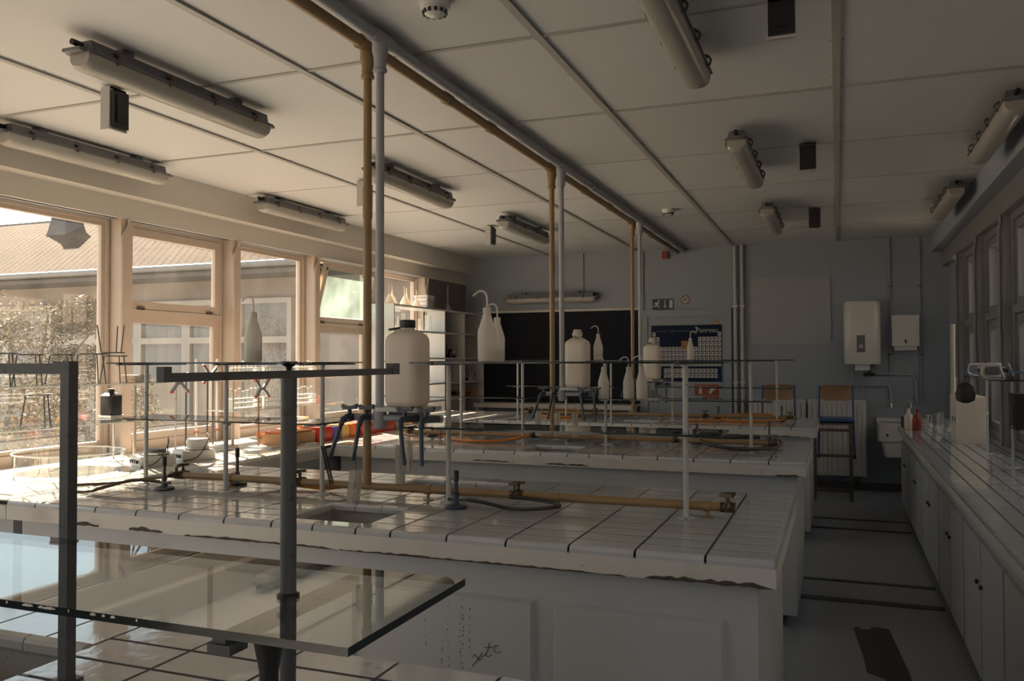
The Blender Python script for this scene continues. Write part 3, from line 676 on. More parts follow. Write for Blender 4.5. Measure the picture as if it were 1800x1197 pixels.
# ================================================================== CARBOYS AND WASH BOTTLES
def carboy(label, loc, black=False, k=1.0):
    t = thing('carboy', label, 'carboy', loc, 0, 'plastic water carboys on the tap trays')
    w = .168; R_ = []
    for s, z in ((.80,0),(.93,.008),(1,.028),(1,.29),(.985,.306),(.93,.32),(.80,.332),(.44,.352)):
        R_.append([(px*s,py*s,z*k) for px,py in rrect(w,.15,.042)])
    MB().loft(R_).build('body', m_hdpe, t, True)
    z = .35*k
    MB().lathe((0,0,z),[(.031,0),(.031,.016)],16).build('neck', m_hdpe, t, True)
    MB().lathe((0,0,z+.010),[(.033,0),(.0345,.004),(.0345,.030),(.031,.034)] if black else [(.033,0),(.036,.004),(.036,.026),(.028,.04),(.030,.05)],18).build('cap', m_black if black else m_hdpe, t, True)
    if black: MB().tube(smoothpath([(-.090,0,z+.004),(-.06,0,z+.008),(-.034,0,z+.012)],4),.005,8).lathe((-.078,0,z+.002),[(.016,0),(.016,.007)],10,sy=.6).build('cap_strap', m_black, t, True)
    else:
        MB().tube([(-.012+.011*math.cos(a),-.038,z+.004+.011*math.sin(a)) for a in [q*PI/5 for q in range(10)]],.0025,6,closed=True).tube(smoothpath([(-.004,-.040,z),(.04,-.05,z-.015),(.082,-.05,z-.045)],4),.0025,6).build('cap_cord', m_blackrub, t, True)
carboy('large milky carboy with black cap and strap on the nearest tray', (-1.718,3.20,1.3585), True, .93)
carboy('milky carboy with white cap hung with cord, before the blackboard', (-1.725,5.75,1.3585))
carboy('farthest milky carboy with cord, partly before the poster', (-1.718,8.30,1.3585))
def wash(label, loc, s=1, rz=0, noz=True):
    t = thing('wash_bottle', label, 'wash bottle', loc, rz, 'squeeze wash bottles')
    R_ = [(.034*s,0),(.038*s,.004),(.0385*s,.115*s),(.036*s,.128*s),(.017*s,.192*s),(.015*s,.2*s)]
    MB().lathe((0,0,0),R_,18).build('body', m_wash, t, True)
    MB().lathe((0,0,.2*s),[(.017*s,0),(.017*s,.02*s),(.010*s,.024*s)],14).build('cap', m_wash, t, True)
    MB().tube(smoothpath([(0,0,.22*s),(0,0,.265*s),(-.012*s,0,.287*s),(-.035*s,0,.29*s),(-.062*s,0,.272*s)],4),.0042*s,8).build('nozzle', m_wash, t, True)
    MB().lathe((0,0,.004),[(.035*s,0),(.036*s,.05*s)],16).build('water_fill', m_hdpe, t, True)
zu, zl = B+.582, B+.3198
wash('wash bottle with long hooked nozzle on the foreground upper glass shelf', (-1.34,3.18,zu))
wash('second wash bottle directly behind the hooked one on the glass shelf', (-1.36,3.34,zu), .85)
wash('big translucent wash bottle against the window on the left glass shelf', (-2.54,3.22,zu), 1.05)
wash('left of three wash bottles on the low shelf before the blackboard', (-1.50,5.62,zl), .98)
wash('middle of three wash bottles on the low shelf before the blackboard', (-1.335,5.66,zl), .98)
wash('right of three wash bottles on the low shelf before the blackboard', (-1.235,5.62,zl), 1.0)
wash('wash bottle half hidden behind the corded carboy', (-1.60,5.85,zu), .85)
wash('small wash bottle on the far shelf in front of the poster', (-1.34,8.3,zu), .95, PI)
# ================================================================== BURNERS AND HOSES
def burner(label, loc, hgt=.15, top=m_black, base=m_dsteel, ang=0):
    t = thing('bunsen_burner', label, 'bunsen burner', loc, ang, 'bunsen burners on the benches')
    MB().lathe((0,0,0),[(.044,0),(.046,.006),(.042,.012),(.016,.018),(.010,.03)],20).build('base', base, t, True)
    MB().cyl((0,0,.025),(0,0,hgt-.03),.0075,12).lathe((0,0,.04),[(.008,0),(.012,.002),(.012,.022),(.008,.024)],12).build('barrel', base, t, True)
    MB().lathe((0,0,hgt-.045),[(.0085,0),(.0105,.002),(.0105,.043),(.008,.045)],12).build('flame_cap', top, t, True)
    MB().cyl((0,0,.032),(.045,0,.036),.005,8).cyl((-.03,0,.034),(0,0,.032),.006,8).lathe((-.03,0,.028),[(.008,0),(.008,.012)],8).build('gas_inlet', base, t, True)
burner('black bunsen burner beside the looped dark hose at the left', (-2.873,3.02,B), .155, ang=PI)
burner('black bunsen burner with an orange hose near the square glass', (-2.66,3.26,B), .175)
burner('blue-grey bunsen burner standing alone mid-foreground', (-1.422,3.055,B), .150, m_black, m_blueplastic)
burner('bunsen burner at the left end of the second bench', (-2.93,5.86,B), .12)
burner('bunsen burner beside the low glass shelf end on the second bench', (-.92,5.95,B), .14, m_dsteel)
burner('bunsen burner with black hose at the aisle end of the second bench', (-.44,6.0,B), .17, m_dsteel)
burner('bunsen burner under the red fire sign on the farthest bench', (-1.08,8.33,B), .13, m_dsteel)
burner('bunsen burner with coiled orange hose at the far aisle end', (-.50,8.4,B), .14, m_dsteel)
def hose(label, pts, m, r=.0075): tag(MB().tube(smoothpath([(x,y,B+z) for x,y,z in pts],8), r, 8).build('rubber_hose', m, None, True), label, 'hose', 'rubber gas hoses')
hose('dark looped hose lying in the sun at left', [(-2.90,3.02,.036),(-3.0,2.96,.045),(-3.08,2.86,.02),(-3.12,2.82,.009),(-3.28,2.84,.008),(-3.34,2.96,.008),(-3.22,3.06,.01),(-3.05,3.12,.03),(-2.95,3.13,.046)], m_brownrub)
hose('orange hose running from the left burner to the gas rail', [(-2.61,3.26,.036),(-2.55,3.26,.035),(-2.42,3.255,.02),(-2.3,3.25,.015),(-2.15,3.25,.012),(-2.05,3.262,.03)], m_orange)
hose('black hose folded over the gas rail in mid foreground', [(-1.37,3.055,.036),(-1.3,3.05,.03),(-1.20,3.06,.012),(-1.08,3.04,.02),(-1.0,3.08,.03),(-1.06,3.13,.035),(-1.22,3.13,.046)], m_blackrub)
hose('orange hose sagging at the window end of the second bench', [(-2.88,5.86,.036),(-2.75,5.7,.02),(-2.6,5.56,.012),(-2.4,5.48,.012),(-2.2,5.55,.02),(-2.06,5.66,.046)], m_orange, .010)
hose('orange hose behind the tall carboy on the second bench', [(-3.2,5.9,.02),(-3.05,6.0,.012),(-2.9,6.03,.02),(-2.75,5.98,.012),(-2.6,5.9,.02)], m_orange, .010)
hose('thick black hose curving off the second bench aisle end', [(-.40,6.0,.036),(-.35,5.9,.03),(-.38,5.70,.02),(-.5,5.52,.02),(-.66,5.48,.025),(-.82,5.62,.04),(-.85,5.8,.05),(-.7,5.95,.05),(-.5,6.0,.05)], m_blackrub, .012)
hose('orange stub of hose behind the low shelf corner', [(-.88,5.95,.036),(-.8,5.9,.03),(-.72,5.86,.03)], m_orange, .008)
hose('orange hose looped on the far bench by a sunlit patch', [(-2.95,8.35,.02),(-2.8,8.15,.012),(-2.55,8.1,.012),(-2.45,8.3,.012),(-2.6,8.6,.05),(-2.8,8.5,.04)], m_orange, .011)
hose('orange hose coiled under the fire sign on the far bench', [(-1.05,8.33,.036),(-.98,8.2,.02),(-1.1,8.05,.012),(-1.3,8.08,.012),(-1.38,8.25,.02),(-1.2,8.45,.03)], m_orange, .010)
hose('orange hose in a long flat coil at the far aisle end', [(-.45,8.4,.036),(-.5,8.2,.02),(-.75,8.1,.012),(-.98,8.12,.012),(-1.02,8.3,.03),(-.9,8.5,.05),(-.6,8.5,.05)], m_orange, .011)
# ================================================================== CEILING FITTINGS
def fixture(label, loc, L=1.27, rot=(0,0,0), name='tube_light'):
    t = thing(name, label, 'light fixture', loc, 0, 'sealed fluorescent battens'); t.rotation_euler = rot
    h = L/2
    MB().prism([(-.045,.0),(.045,.0),(.052,-.03),(.056,-.052),(-.056,-.052),(-.052,-.03)],1,-h+.03,h-.03).build('housing', m_fixbase, t)
    MB().box(-.068,-h,-.06,.068,h,-.050).box(-.05,-h-.035,-.062,.05,-h,-.048).box(-.05,h,-.062,.05,h+.035,-.048).build('gasket_rim', m_fixbase, t)
    pf = [(-.060,-.060),(-.062,-.085),(-.055,-.108),(-.038,-.124),(-.015,-.131),(.015,-.131),(.038,-.124),(.055,-.108),(.062,-.085),(.060,-.060)]
    R_ = [[(x*s, y, -.06+(z+.06)*s2) for x, z in pf] for y, s, s2 in ((-h+.01,.9,.75),(-h+.03,1,.97),(-h+.06,1,1),(h-.06,1,1),(h-.03,1,.97),(h-.01,.9,.75))]
    MB().loft(R_).build('diffuser', m_diffuser, t, True)
    for s in (-1, 1):
        for q in range(4):
            y = -h+L*(q+.5)/4
            MB().tube([(s*.052,y,-.03),(s*.072,y,-.028),(s*.082,y,-.045),(s*.076,y,-.066),(s*.060,y,-.068)],.006,6).box(s*.050,y-.012,-.034,s*.066,y+.012,-.020).build('clip', m_clip, t)
    for y in (-h*.6, h*.6): MB().box(-.03,y-.03,0,.03,y+.03,.03).build('mount', m_fixbase, t)
    MB().cyl((0,-h+.02,-.02),(0,-h-.03,-.02),.014,8).build('cable_gland', m_black, t)
FX = [(-3.06,3.33,'sealed strip light nearest the upper left corner'), (-4.55,4.12,'strip light cut by the left edge above the big window'),
      (-3.04,5.75,'strip light behind the grey water drop pipe'), (-4.56,6.51,'strip light tight above the left window beam'),
      (-3.0,8.15,'small far strip light beside the second ochre drop pipe'), (-.60,3.36,'strip light cut off at the top edge of the picture'),
      (-.56,5.87,'strip light in the middle of the dim right ceiling'), (-.57,8.4,'farthest strip light over the aisle'),
      (.88,5.6,'strip light cut by the right edge by the beam'), (.885,8.0,'far strip light beside the right beam')]
for x, y, lb in FX: fixture(lb, (x, y, 2.953))
t_bl = fixture('strip light hung on the wall over the blackboard', (-3.6, YB-.10, 2.44), 1.27, (0,0,PI/2))
t = thing('blackboard_light_conduit', 'thin conduit feeding the light above the blackboard', 'conduit', (-3.17, YB-.012, 2.46))
MB().tube([(0,0,0),(0,0,.52)],.011,8).build('pipe', m_greypipe, t, True)
MB().box(-.04,-.06,-.05,.04,.012,.0).build('junction', m_dsteel, t)
for i, (x, y, hh, lb) in enumerate(((-3.51,3.32,.22,'near left'),(-3.44,8.25,.20,'far left'),(-.19,3.46,.16,'topmost'),(-.167,5.84,.19,'middle right'),(-.185,8.40,.20,'farthest right'),(-3.5,5.79,.20,'pipe-hidden'))):
    t = thing('ceiling_bracket', lb+' steel hanger bracket with a black plate on the ceiling', 'bracket', (x, y, 2.972), 0, 'steel hangers with black plates')
    if x < -1: t.rotation_euler = (0, 0, PI/2)
    MB().box(-.052,-.03,-hh,.052,-.024,0).box(-.052,-.03,-.010,.052,.03,0).box(-.052,-.036,-hh,.052,-.024,-hh+.012).box(-.058,-.03,-hh,-.052,.03 if x < -1 else -.024,0).build('hanger', m_post, t)
    MB().box(-.050,-.05,-hh+.014,.050,-.031,-.018).box(-.030,-.056,-hh+.04,.030,-.05,-.04).build('black_plate', m_black, t)
for x, y, lb in ((-1.478,2.98,'white smoke detector at the top of the picture'),(-1.485,7.97,'far white smoke detector near the back wall')):
    t = thing('smoke_detector', lb, 'smoke detector', (x, y, 2.982), 0, 'ceiling smoke detectors')
    MB().lathe((0,0,-.03),[(.058,0),(.062,.012),(.062,.03)],24).build('base', m_white, t, True)
    MB().lathe((0,0,-.062),[(.001,0),(.030,.003),(.046,.014),(.050,.032)],24).build('head', m_white, t, True)
    for q in range(12):
        a = 2*PI*q/12; MB().box(-.006,-.004,-.008,.006,.004,.008).build('vent_slot', m_black, t, loc=(.046*math.cos(a),.046*math.sin(a),-.046),rot=(0,0,a+PI/2))

# ================================================================== BACK WALL
t = thing('blackboard', 'wide black chalkboard filling the left of the back wall', 'blackboard', (-3.53, YB, .97))
MB().box(-1.14,-.03,0,1.12,-.001,1.23).build('slate', m_blackboard, t)
MB().box(-1.16,-.036,1.23,1.14,-.001,1.26).box(-1.16,-.036,-.03,1.14,-.001,0).build('frame', m_beam, t)
MB().box(-1.1,-.09,-.03,1.1,-.036,-.012).build('chalk_ledge', m_beam, t)
t = thing('back_counter', 'low white ledge counter under the blackboard', 'counter', (-3.55, YB-.2, 0))
MB().box(-1.05,-.2,.912,1.12,.198,.972).build('top', m_beam, t)
for x in (-1.03, -.1, 1.08): MB().box(x,-.17,0,x+.03,.17,.912).build('support', m_beam, t)
MB().box(-1.0,.15,.08,1.08,.17,.912).build('back_board', m_wall, t)
# poster on the door
t = thing('periodic_table_poster', 'navy periodic table poster hung on the door', 'poster', (-1.80, YB-.034, 1.27))
MB().box(-.445,-.004,0,.445,0,.72).build('sheet', m_navy, t)
pc = MB()
def cell(c, r):
    x = -.435+c*.0487; z = .515-r*.064+.06; pc.box(x+.004,-.0052,z+.004,x+.0447,-.0042,z+.058)
occ = {0:[0,17],1:[0,1]+list(range(12,18)),2:[0,1]+list(range(12,18))}
for r in range(3):
    for c in occ[r]: cell(c, r)
for r in range(3, 7):
    for c in range(18): cell(c, r)
for r in (7.3, 8.3):
    for c in range(3, 17): cell(c, r)
tag(pc.build('element_cells', m_lead, t), kind='stuff')
pc = MB(); random.seed(11)
for r in range(10):
    for c in range(18):
        if r < 3 and c not in occ[r]: continue
        rr = r if r < 7 else r+.3
        if r >= 9 or (r >= 7 and not 3 <= c < 17): continue
        x = -.435+c*.0487; z = .575-rr*.064
        pc.box(x+.010,-.0056,z+.030,x+.026,-.0052,z+.046).box(x+.010,-.0056,z+.016,x+.036,-.0052,z+.020).box(x+.030,-.0056,z+.036,x+.038,-.0052,z+.040)
tag(pc.build('element_symbols', m_navy2, t), kind='stuff')
MB().box(-.06,-.006,.42,.03,-.0045,.52).build('key_box', m_signor, t)
MB().box(.37,-.005,0,.445,-.0041,.18).build('corner_band', m_navy2, t)
textmesh('title', 'Periodic Table of the Elements', .042, m_fixbase, t, (-.37,-.0045,.632), (PI/2,0,0))
textmesh('maker_name', 'Panreac', .088, m_lead, t, (.125,-.0045,.625), (PI/2,0,0))
MB().add([(.118,-.005,.705),(.128,-.005,.672),(.145,-.005,.69)],[(0,1,2)]).build('maker_mark', m_lead, t)
# signs
t = thing('exit_sign', 'dark emergency exit sign with running figure, arrow and door', 'sign', (-2.098, YB, 2.266))
MB().box(-.137,-.006,-.07,.137,-.0005,.07).build('plate', m_dgreen, t)
def flat(poly, name, m, par, y=-.0075, sc=1): return MB().prism([(x*sc,z*sc) for x,z in poly],1,y,y+.0018).build(name, m, par)
flat([(.085,-.048),(.125,-.048),(.125,.052),(.085,.052)],'door_mark',m_lead,t)
flat([(.02,.055),(.03,.055),(.03,-.015),(.045,-.015),(.025,-.05),(.005,-.015),(.02,-.015)],'arrow_mark',m_lead,t)
rf = MB()
for a, b_, w in (((-.07,.02),(-.085,-.012),.026),((-.085,-.012),(-.055,-.025),.015),((-.055,-.025),(-.05,-.05),.013),((-.085,-.012),(-.105,-.028),.015),((-.105,-.028),(-.128,-.026),.012),((-.07,.022),(-.045,.005),.011),((-.072,.025),(-.10,.02),.011),((-.10,.02),(-.108,.0),.010)):
    rf.bar((a[0],-.0068,a[1]),(b_[0],-.0068,b_[1]),.0018,w)
rf.tube([(-.055,-.0078,.043),(-.055,-.006,.043)],.012,10); rf.build('running_figure', m_lead, t)
t = thing('round_ban_sign', 'small round orange prohibition sign beside the exit sign', 'sign', (-1.81, YB, 2.316))
MB().cyl((0,-.001,0),(0,-.005,0),.056,24).build('disc', m_lead, t)
MB().tube([(.05*math.cos(q*PI/12),-.006,.05*math.sin(q*PI/12)) for q in range(24)],.007,6,closed=True).bar((-.035,-.006,.035),(.035,-.006,-.035),.003,.008).build('ring', m_signor, t)
MB().bar((-.03,-.0058,-.02),(.025,-.0058,.025),.002,.010).bar((-.01,-.0058,.03),(.02,-.0058,-.03),.002,.006).build('pictogram', m_ink, t)
t = thing('warning_triangle', 'small orange warning triangle above the poster', 'sign', (-1.424, YB-.031, 2.024))
flat([(-.042,-.03),(.042,-.03),(0,.042)],'plate',m_signor,t,-.004)
flat([(-.027,-.021),(.027,-.021),(0,.026)],'field',m_ochre,t,-.0055); flat([(-.004,-.01),(.004,-.01),(.004,.012),(-.004,.012)],'mark',m_ink,t,-.007)
t = thing('fire_extinguisher_sign', 'orange-red fire equipment sign low beside the poster', 'sign', (-1.545, YB-.031, 1.02))
MB().box(-.15,-.004,.075,-.003,-.001,.215).box(.003,-.004,.075,.15,-.001,.215).box(-.05,-.004,0,.15,-.001,.065).build('plate', m_signred, t)
MB().box(-.095,-.0058,.095,-.060,-.004,.185).box(-.085,-.0058,.185,-.07,-.004,.20).build('extinguisher_mark', m_lead, t)
flat([(.02,.10),(.06,.10),(.075,.13),(.11,.155),(.095,.175),(.05,.165),(.03,.14)],'flame_mark',m_lead,t,-.0058)
MB().box(.0,-.0058,.022,.10,-.004,.042).build('caption_bar', m_lead, t)
t = thing('alarm_sounder', 'small red alarm box under the ceiling', 'alarm', (-2.05, YB, 2.90))
MB().box(-.05,-.05,-.05,.03,-.001,.05).build('housing', m_dullred, t); MB().lathe((0,0,0),[(.03,0),(.026,.012)],14).build('lens', m_signred, t, rot=(PI/2,0,0), loc=(-.01,-.05,0))
t = thing('door_conduit', 'thin vertical conduit left of the door', 'conduit', (-2.36, YB-.016, 0))
MB().cyl((0,0,2.16),(0,0,2.96),.012,8).cyl((0.02,0,.2),(.02,0,2.18),.012,8).build('pipe', m_greypipe, t, True)
for z in (2.3, 2.8): MB().box(-.025,-.016,z,.025,.015,z+.015).build('pipe_clip', m_greypipe, t)
# pale board
t = thing('pale_wall_board', 'square pale board fixed flat on the dim wall', 'board', (-.54, YB, 1.74))
MB().box(-.47,-.012,0,.47,-.001,.81).build('board', m_board, t)
for x in (-.45,.45):
    for z in (.03,.78): MB().cyl((x,-.012,z),(x,-.016,z),.006,8).build('screw', m_dsteel, t)
# water heater
t = thing('water_heater', 'white wall-hung water heater with control plate', 'water heater', (.272, YB-.002, 1.49))
R_ = []
for s, z in ((.94,0),(1,.02),(1,.71),(.94,.735)):
    R_.append([(px*s, -.13+py*s, z) for px, py in rrect(.40,.255,.08,5)])
MB().loft(R_).build('casing', m_white, t, True)
MB().box(-.06,-.262,.14,.03,-.256,.34).build('control_plate', m_fixbase, t)
MB().lathe((0,0,0),[(.026,0),(.024,.008)],16).build('dial', m_greypipe, t, rot=(PI/2,0,0), loc=(-.015,-.262,.21))
MB().box(-.08,-.2,-.07,.08,-.05,.0).build('outlet_cover', m_white, t)
t = thing('heater_pipework', 'grey pipes and valves below the water heater', 'pipe', (.272, YB-.03, 1.0))
MB().tube(smoothpath([(-.0,-.1,.42),(0,-.06,.39),(.1,-.0,.38),(.5,0,.37),(.56,0,.34),(.58,0,.26),(.58,0,.05)],5),.013,8).tube(smoothpath([(-.1,-.1,.42),(-.09,-.03,.27),(.0,0,.24),(.25,0,.24),(.30,0,.2),(.31,0,.05)],5),.012,8).tube(smoothpath([(0,-.1,.42),(.01,-.03,.2),(.02,0,-.1),(.05,-.05,-.2),(.15,-.1,-.25)],5),.006,6).build('pipes', m_greypipe, t, True)
MB().lathe((.08,-.04,.36),[(.02,0),(.024,.02),(.018,.07)],10).box(.0,-.06,.35,.14,-.02,.39).build('valve_body', m_black, t)
for x in (.31,.52): 
    MB().tube([(x,0,.04),(x,-.05,.03),(x,-.06,-.02)],.011,8).bar((x-.03,-.03,.06),(x+.03,-.03,.06),.012,.012).build('tap', m_steel, t, True)
t = thing('towel_dispenser', 'white steel paper towel box on the wall', 'dispenser', (.74, YB, 1.70))
MB().box(-.145,-.12,0,.145,-.001,.36).build('case', m_white, t); MB().box(-.01,-.124,.04,.006,-.12,.075).box(-.002,-.124,.035,.014,-.12,.05).build('lock_mark', m_ink, t)
MB().box(-.12,-.10,-.05,.12,-.03,0.0).build('towel_edge', m_lead, t)
for x, lb in ((.585,'thin riser pipe above the water heater valves'),(.905,'thin riser pipe at the right corner of the back wall')):
    t = thing('riser_pipe', lb, 'pipe', (x, YB-.018, 0), 0, 'thin risers on the back wall')
    MB().cyl((0,0,1.1 if x > .7 else 1.3),(0,0,2.98),.010,8).build('pipe', m_wall, t, True)
    for z in (1.6,2.4): MB().box(-.025,-.014,z,.025,.017,z+.012).build('pipe_clip', m_dsteel, t)
# sink
t = thing('wall_sink', 'square white wall sink in the back right corner', 'sink', (.70, 10.62, .44))
MB().loft([[(px*s,py*s,z) for px,py in rrect(w,.40,.03)] for w,s,z in ((.46,.9,0),(.5,.95,.16),(.56,1,.18),(.56,1,.38))]).build('bowl', m_white, t)
MB().box(-.22,-.15,.376,.22,.15,.385).build('basin_floor', m_greypipe, t)
MB().box(-.28,.18,.36,.28,.222,.42).build('back_ledge', m_white, t)
MB().cyl((-.18,-.201,.25),(-.18,-.205,.25),.012,10).build('overflow', m_black, t)
# radiators
for x0, x1, lb in ((-1.02,-.36,'white panel radiator left behind the far chairs'),(-.34,.31,'white panel radiator right behind the hung chair')):
    t = thing('radiator', lb, 'radiator', ((x0+x1)/2, YB-.09, .17), 0, 'panel radiators')
    w = (x1-x0)/2; n = 12
    MB().box(-w,-.02,0,w,.02,.89).build('panel', m_white, t)
    for q in range(n):
        a = -w+2*w*(q+.18)/n; b_ = -w+2*w*(q+.82)/n
        MB().prism([(a,-.02),(a+.01,-.036),(b_-.01,-.036),(b_,-.02)],2,.03,.86).build('flute', m_white, t)
    MB().box(-w,-.03,.885,w,.04,.90).build('top_grille', m_white, t)
    for x in (-w+.08,w-.08): MB().cyl((x,.03,0),(x,.03,-.165),.010,8).build('feed_pipe', m_dsteel, t)
    for x in (-w+.05,w-.05): MB().box(x-.015,.02,.4,x+.015,.088,.44).build('bracket', m_dsteel, t)
# chairs hung on desks
def chair(label, loc):
    t = thing('school_chair', label, 'chair', loc, 0, 'blue tube school chairs hung on desks')
    MB().loft([[(px*s,py*s,z) for px,py in rrect(.38,.36,.07)] for s,z in ((.97,0),(1,.008),(1,.03),(.97,.038))]).build('seat', m_bluemetal, t)
    R_ = []
    for i in range(9):
        u = -1+2*i/8; yb = .19+.03*(1-u*u)
        R_.append([(u*.165, yb+dy, z) for dy, z in ((-.006,.215),(.006,.215),(.012,.23),(.012,.375),(.006,.392),(-.006,.392),(-.0,.375),(-.0,.23))] if abs(u) < .9 else [(u*.165, yb+dy, z) for dy, z in ((-.006,.235),(.006,.235),(.012,.245),(.012,.36),(.006,.372),(-.006,.372),(-.0,.36),(-.0,.245))])
    MB().loft(R_).build('backrest', m_wood, t, True)
    for s in (-1, 1):
        MB().tube(smoothpath([(s*.175,.20,.385),(s*.178,.19,.2),(s*.18,.17,.0),(s*.185,.21,-.2),(s*.19,.25,-.41)],4),.0115,8).build('leg', m_bluemetal, t, True)
        MB().tube([(s*.18,.17,-.012),(s*.18,-.15,-.012)],.0115,8).build('seat_rail', m_bluemetal, t, True)
        MB().cyl((s*.19,.25,-.44),(s*.19,.25,-.40),.016,8).build('rubber_foot', m_black, t)
def desk(label, loc, w=.5):
    t = thing('school_desk', label, 'desk', loc, 0, 'dark wooden desks by the radiators')
    MB().box(-w/2,-.22,.835,w/2,.25,.855).build('top', m_dwood, t)
    for s in (-1, 1):
        for y in (-.18,.20): MB().box(s*(w/2-.03)-.018,y-.018,0,s*(w/2-.03)+.018,y+.018,.835).build('leg', m_dwood, t)
        MB().box(s*(w/2-.03)-.012,-.162,.14,s*(w/2-.03)+.012,.182,.165).build('side_rail', m_dwood, t)
    for z in (.76,.48,.10): MB().box(-w/2+.048,-.19,z,w/2-.048,-.17,z+.03).build('stretcher', m_dwood, t)
desk('dark wooden desk at the aisle end carrying a hung blue chair', (-.06,10.05,0), .44)
chair('blue tube chair with plywood back nearest the water heater', (-.02,10.0,.867))
desk('dark wooden desk hidden behind the farthest bench', (-.63,10.05,0), .44)
chair('blue tube chair with plywood back seen over the farthest bench', (-.64,10.0,.867))
# floor tape
for y, w, lb in ((6.36,.055,'black floor strip, third from the viewer'),(5.86,.09,'wide black floor strip crossing the aisle'),(8.80,.055,'farthest black floor strip across the aisle'),(8.30,.075,'black floor strip beyond the middle of the aisle')):
    tag(MB().box(-.24,y-w/2,.0005,.605,y+w/2,.004).build('floor_strip', m_tape), lb, 'floor strip', 'black strips across the aisle floor')
tag(MB().prism([(.070,5.27),(.10,5.31),(.11,5.26),(.16,5.27),(.165,5.32),(.20,5.33),(.26,5.31),(.285,5.0),(.315,4.62),(.32,4.40),(.21,4.42),(.20,4.50),(.12,4.56),(.11,4.8)],2,.0005,.004).build('tape_patch', m_tape), 'ragged patch of black tape on the aisle floor', 'tape')

# ================================================================== SHELF UNIT IN THE LEFT BACK CORNER
t = thing('shelf_unit', 'white open shelf unit of glassware in the left back corner', 'shelf', (-4.75, 8.25, 0))
Ls = 2.55; z1 = 2.165
for y in (0, 1.30, 1.90, Ls-.02): MB().box(-.15,y,0,.15,y+.02,z1).build('upright', m_white, t)
MB().box(-.15,-.0,z1,.15,Ls,z1+.022).build('top_board', m_white, t)
for a, b_ in ((.02,1.30),(1.32,1.90),(1.92,Ls-.02)):
    for z in (.05,.50,1.04,1.25,1.56,1.88): MB().box(-.148,a,z,.148,b_,z+.022).build('shelf_board', m_white, t)
MB().box(-.15,1.32,0,-.142,Ls-.02,z1).build('back_panel', m_fixbase, t)
MB().box(.13,.02,.07,.148,1.30,.5).build('door_panel', m_white, t)
def funnel(label, loc, s=1):
    t = thing('glass_funnel', label, 'funnel', loc, 0, 'upturned funnels on the shelf unit')
    MB().shell((0,0,0),[(.065*s,0),(.010*s,.11*s)],18).build('cone', m_hdpe, t, True); MB().shell((0,0,.11*s),[(.010*s,0),(.007*s,.10*s)],12).build('stem', m_hdpe, t, True)
for q, (y, s, n) in enumerate(((8.36,.95,'first'),(8.53,1.05,'second'),(8.72,1,'third'),(8.88,.98,'fourth'),(9.02,.9,'fifth'))):
    funnel(n+' upturned funnel from the left on the shelf unit', (-4.75+.03*(-1)**q,y,z1+.022), s*1.1)
t = thing('wire_basket', 'small pale basket beside the funnels', 'basket', (-4.75,9.28,z1+.022))
MB().loft([[(px*s,py*s,z) for px,py in rrect(.2,.2,.02)] for s,z in ((.8,0),(1,.16))]).build('basket', m_white, t)
for q in range(3): MB().box(-.105,-.105,.03+.045*q,.105,.105,.04+.045*q).build('band', m_greypipe, t)
t = thing('tall_flask', 'tall-necked glass flask on the dark end of the shelf unit', 'flask', (-4.75,9.95,z1+.022))
MB().shell((0,0,0),[(.05,0),(.055,.02),(.05,.06),(.015,.10),(.012,.34)],16).build('glass', m_gware, t, True); MB().lathe((0,0,0),[(.049,0),(.049,.003)],16).build('bottom', m_gware, t)
def beaker(label, loc, r=.035, h=.09, name='glass_beaker', grp='beakers and jars', stick=0, m=None):
    t = thing(name, label, 'beaker', loc, 0, grp)
    MB().shell((0,0,0),[(r*.94,.0),(r,.006),(r,h-.004),(r*1.06,h)],18).lathe((0,0,0),[(r*.94,0),(r*.94,.003)],18).build('glass', m or m_gware, t, True)
    random.seed(int(loc[1]*1000))
    for q in range(stick):
        a = random.uniform(0,6.28); MB().cyl((0,0,.006),(r*.95*math.cos(a),r*.95*math.sin(a),h*random.uniform(1.5,2.3)),.0025,6).build('glass_rod', m_gware, t, True)
lbs = ['on the sunlit shelf, leftmost','on the sunlit shelf, second','on the sunlit shelf, third','on the sunlit shelf, fourth','on the sunlit shelf, fifth','on the sunlit shelf, rightmost']
for q, y in enumerate((8.40,8.56,8.72,8.90,9.12,9.32)): beaker('clear glass beaker '+lbs[q], (-4.72,y,1.902), .04+.008*(q % 2), .10+.05*(q % 3))
for q, (y, m, n) in enumerate(((9.72,m_steel,'steel'),(9.95,m_black,'black'),(10.35,m_black,'dark'),(10.55,m_greypipe,'grey'))):
    t = thing('stored_instrument', n+' instrument with round dial on the dim shelves', 'instrument', (-4.74,y,1.582 if q < 2 else 1.272), 0, 'instruments on the dim shelves')
    MB().loft([[(px*s,py*s,z) for px,py in rrect(.16,.15,.03)] for s,z in ((1,0),(1,.08),(.7,.11))]).build('body', m_black if q == 0 else m, t); MB().lathe((0,0,0),[(.045,0),(.04,.02),(.02,.03)],16).build('dial', m_steel if q else m_dsteel, t, rot=(0,PI/2,0), loc=(.08,0,.075))
    MB().cyl((-.04,0,.11),(-.04,0,.2),.02,10).build('turret', m_dsteel, t, True)
for q, (y, z, m, n) in enumerate(((9.75,1.062,m_cardboard,'brown'),(10.1,1.062,m_black,'black'),(10.4,1.062,m_signred,'red'),(10.6,1.062,m_cardboard,'tan'))):
    t = thing('storage_carton', n+' carton on the lowest visible dim shelf', 'box', (-4.74,y,z), 0, 'cartons on the dim shelf')
    MB().box(-.08,-.08,0,.08,.08,.07+.02*(q % 2)).build('carton', m, t); MB().box(-.082,-.082,.06+.02*(q % 2),.082,.082,.075+.02*(q % 2)).build('lid', m_cardboard, t)

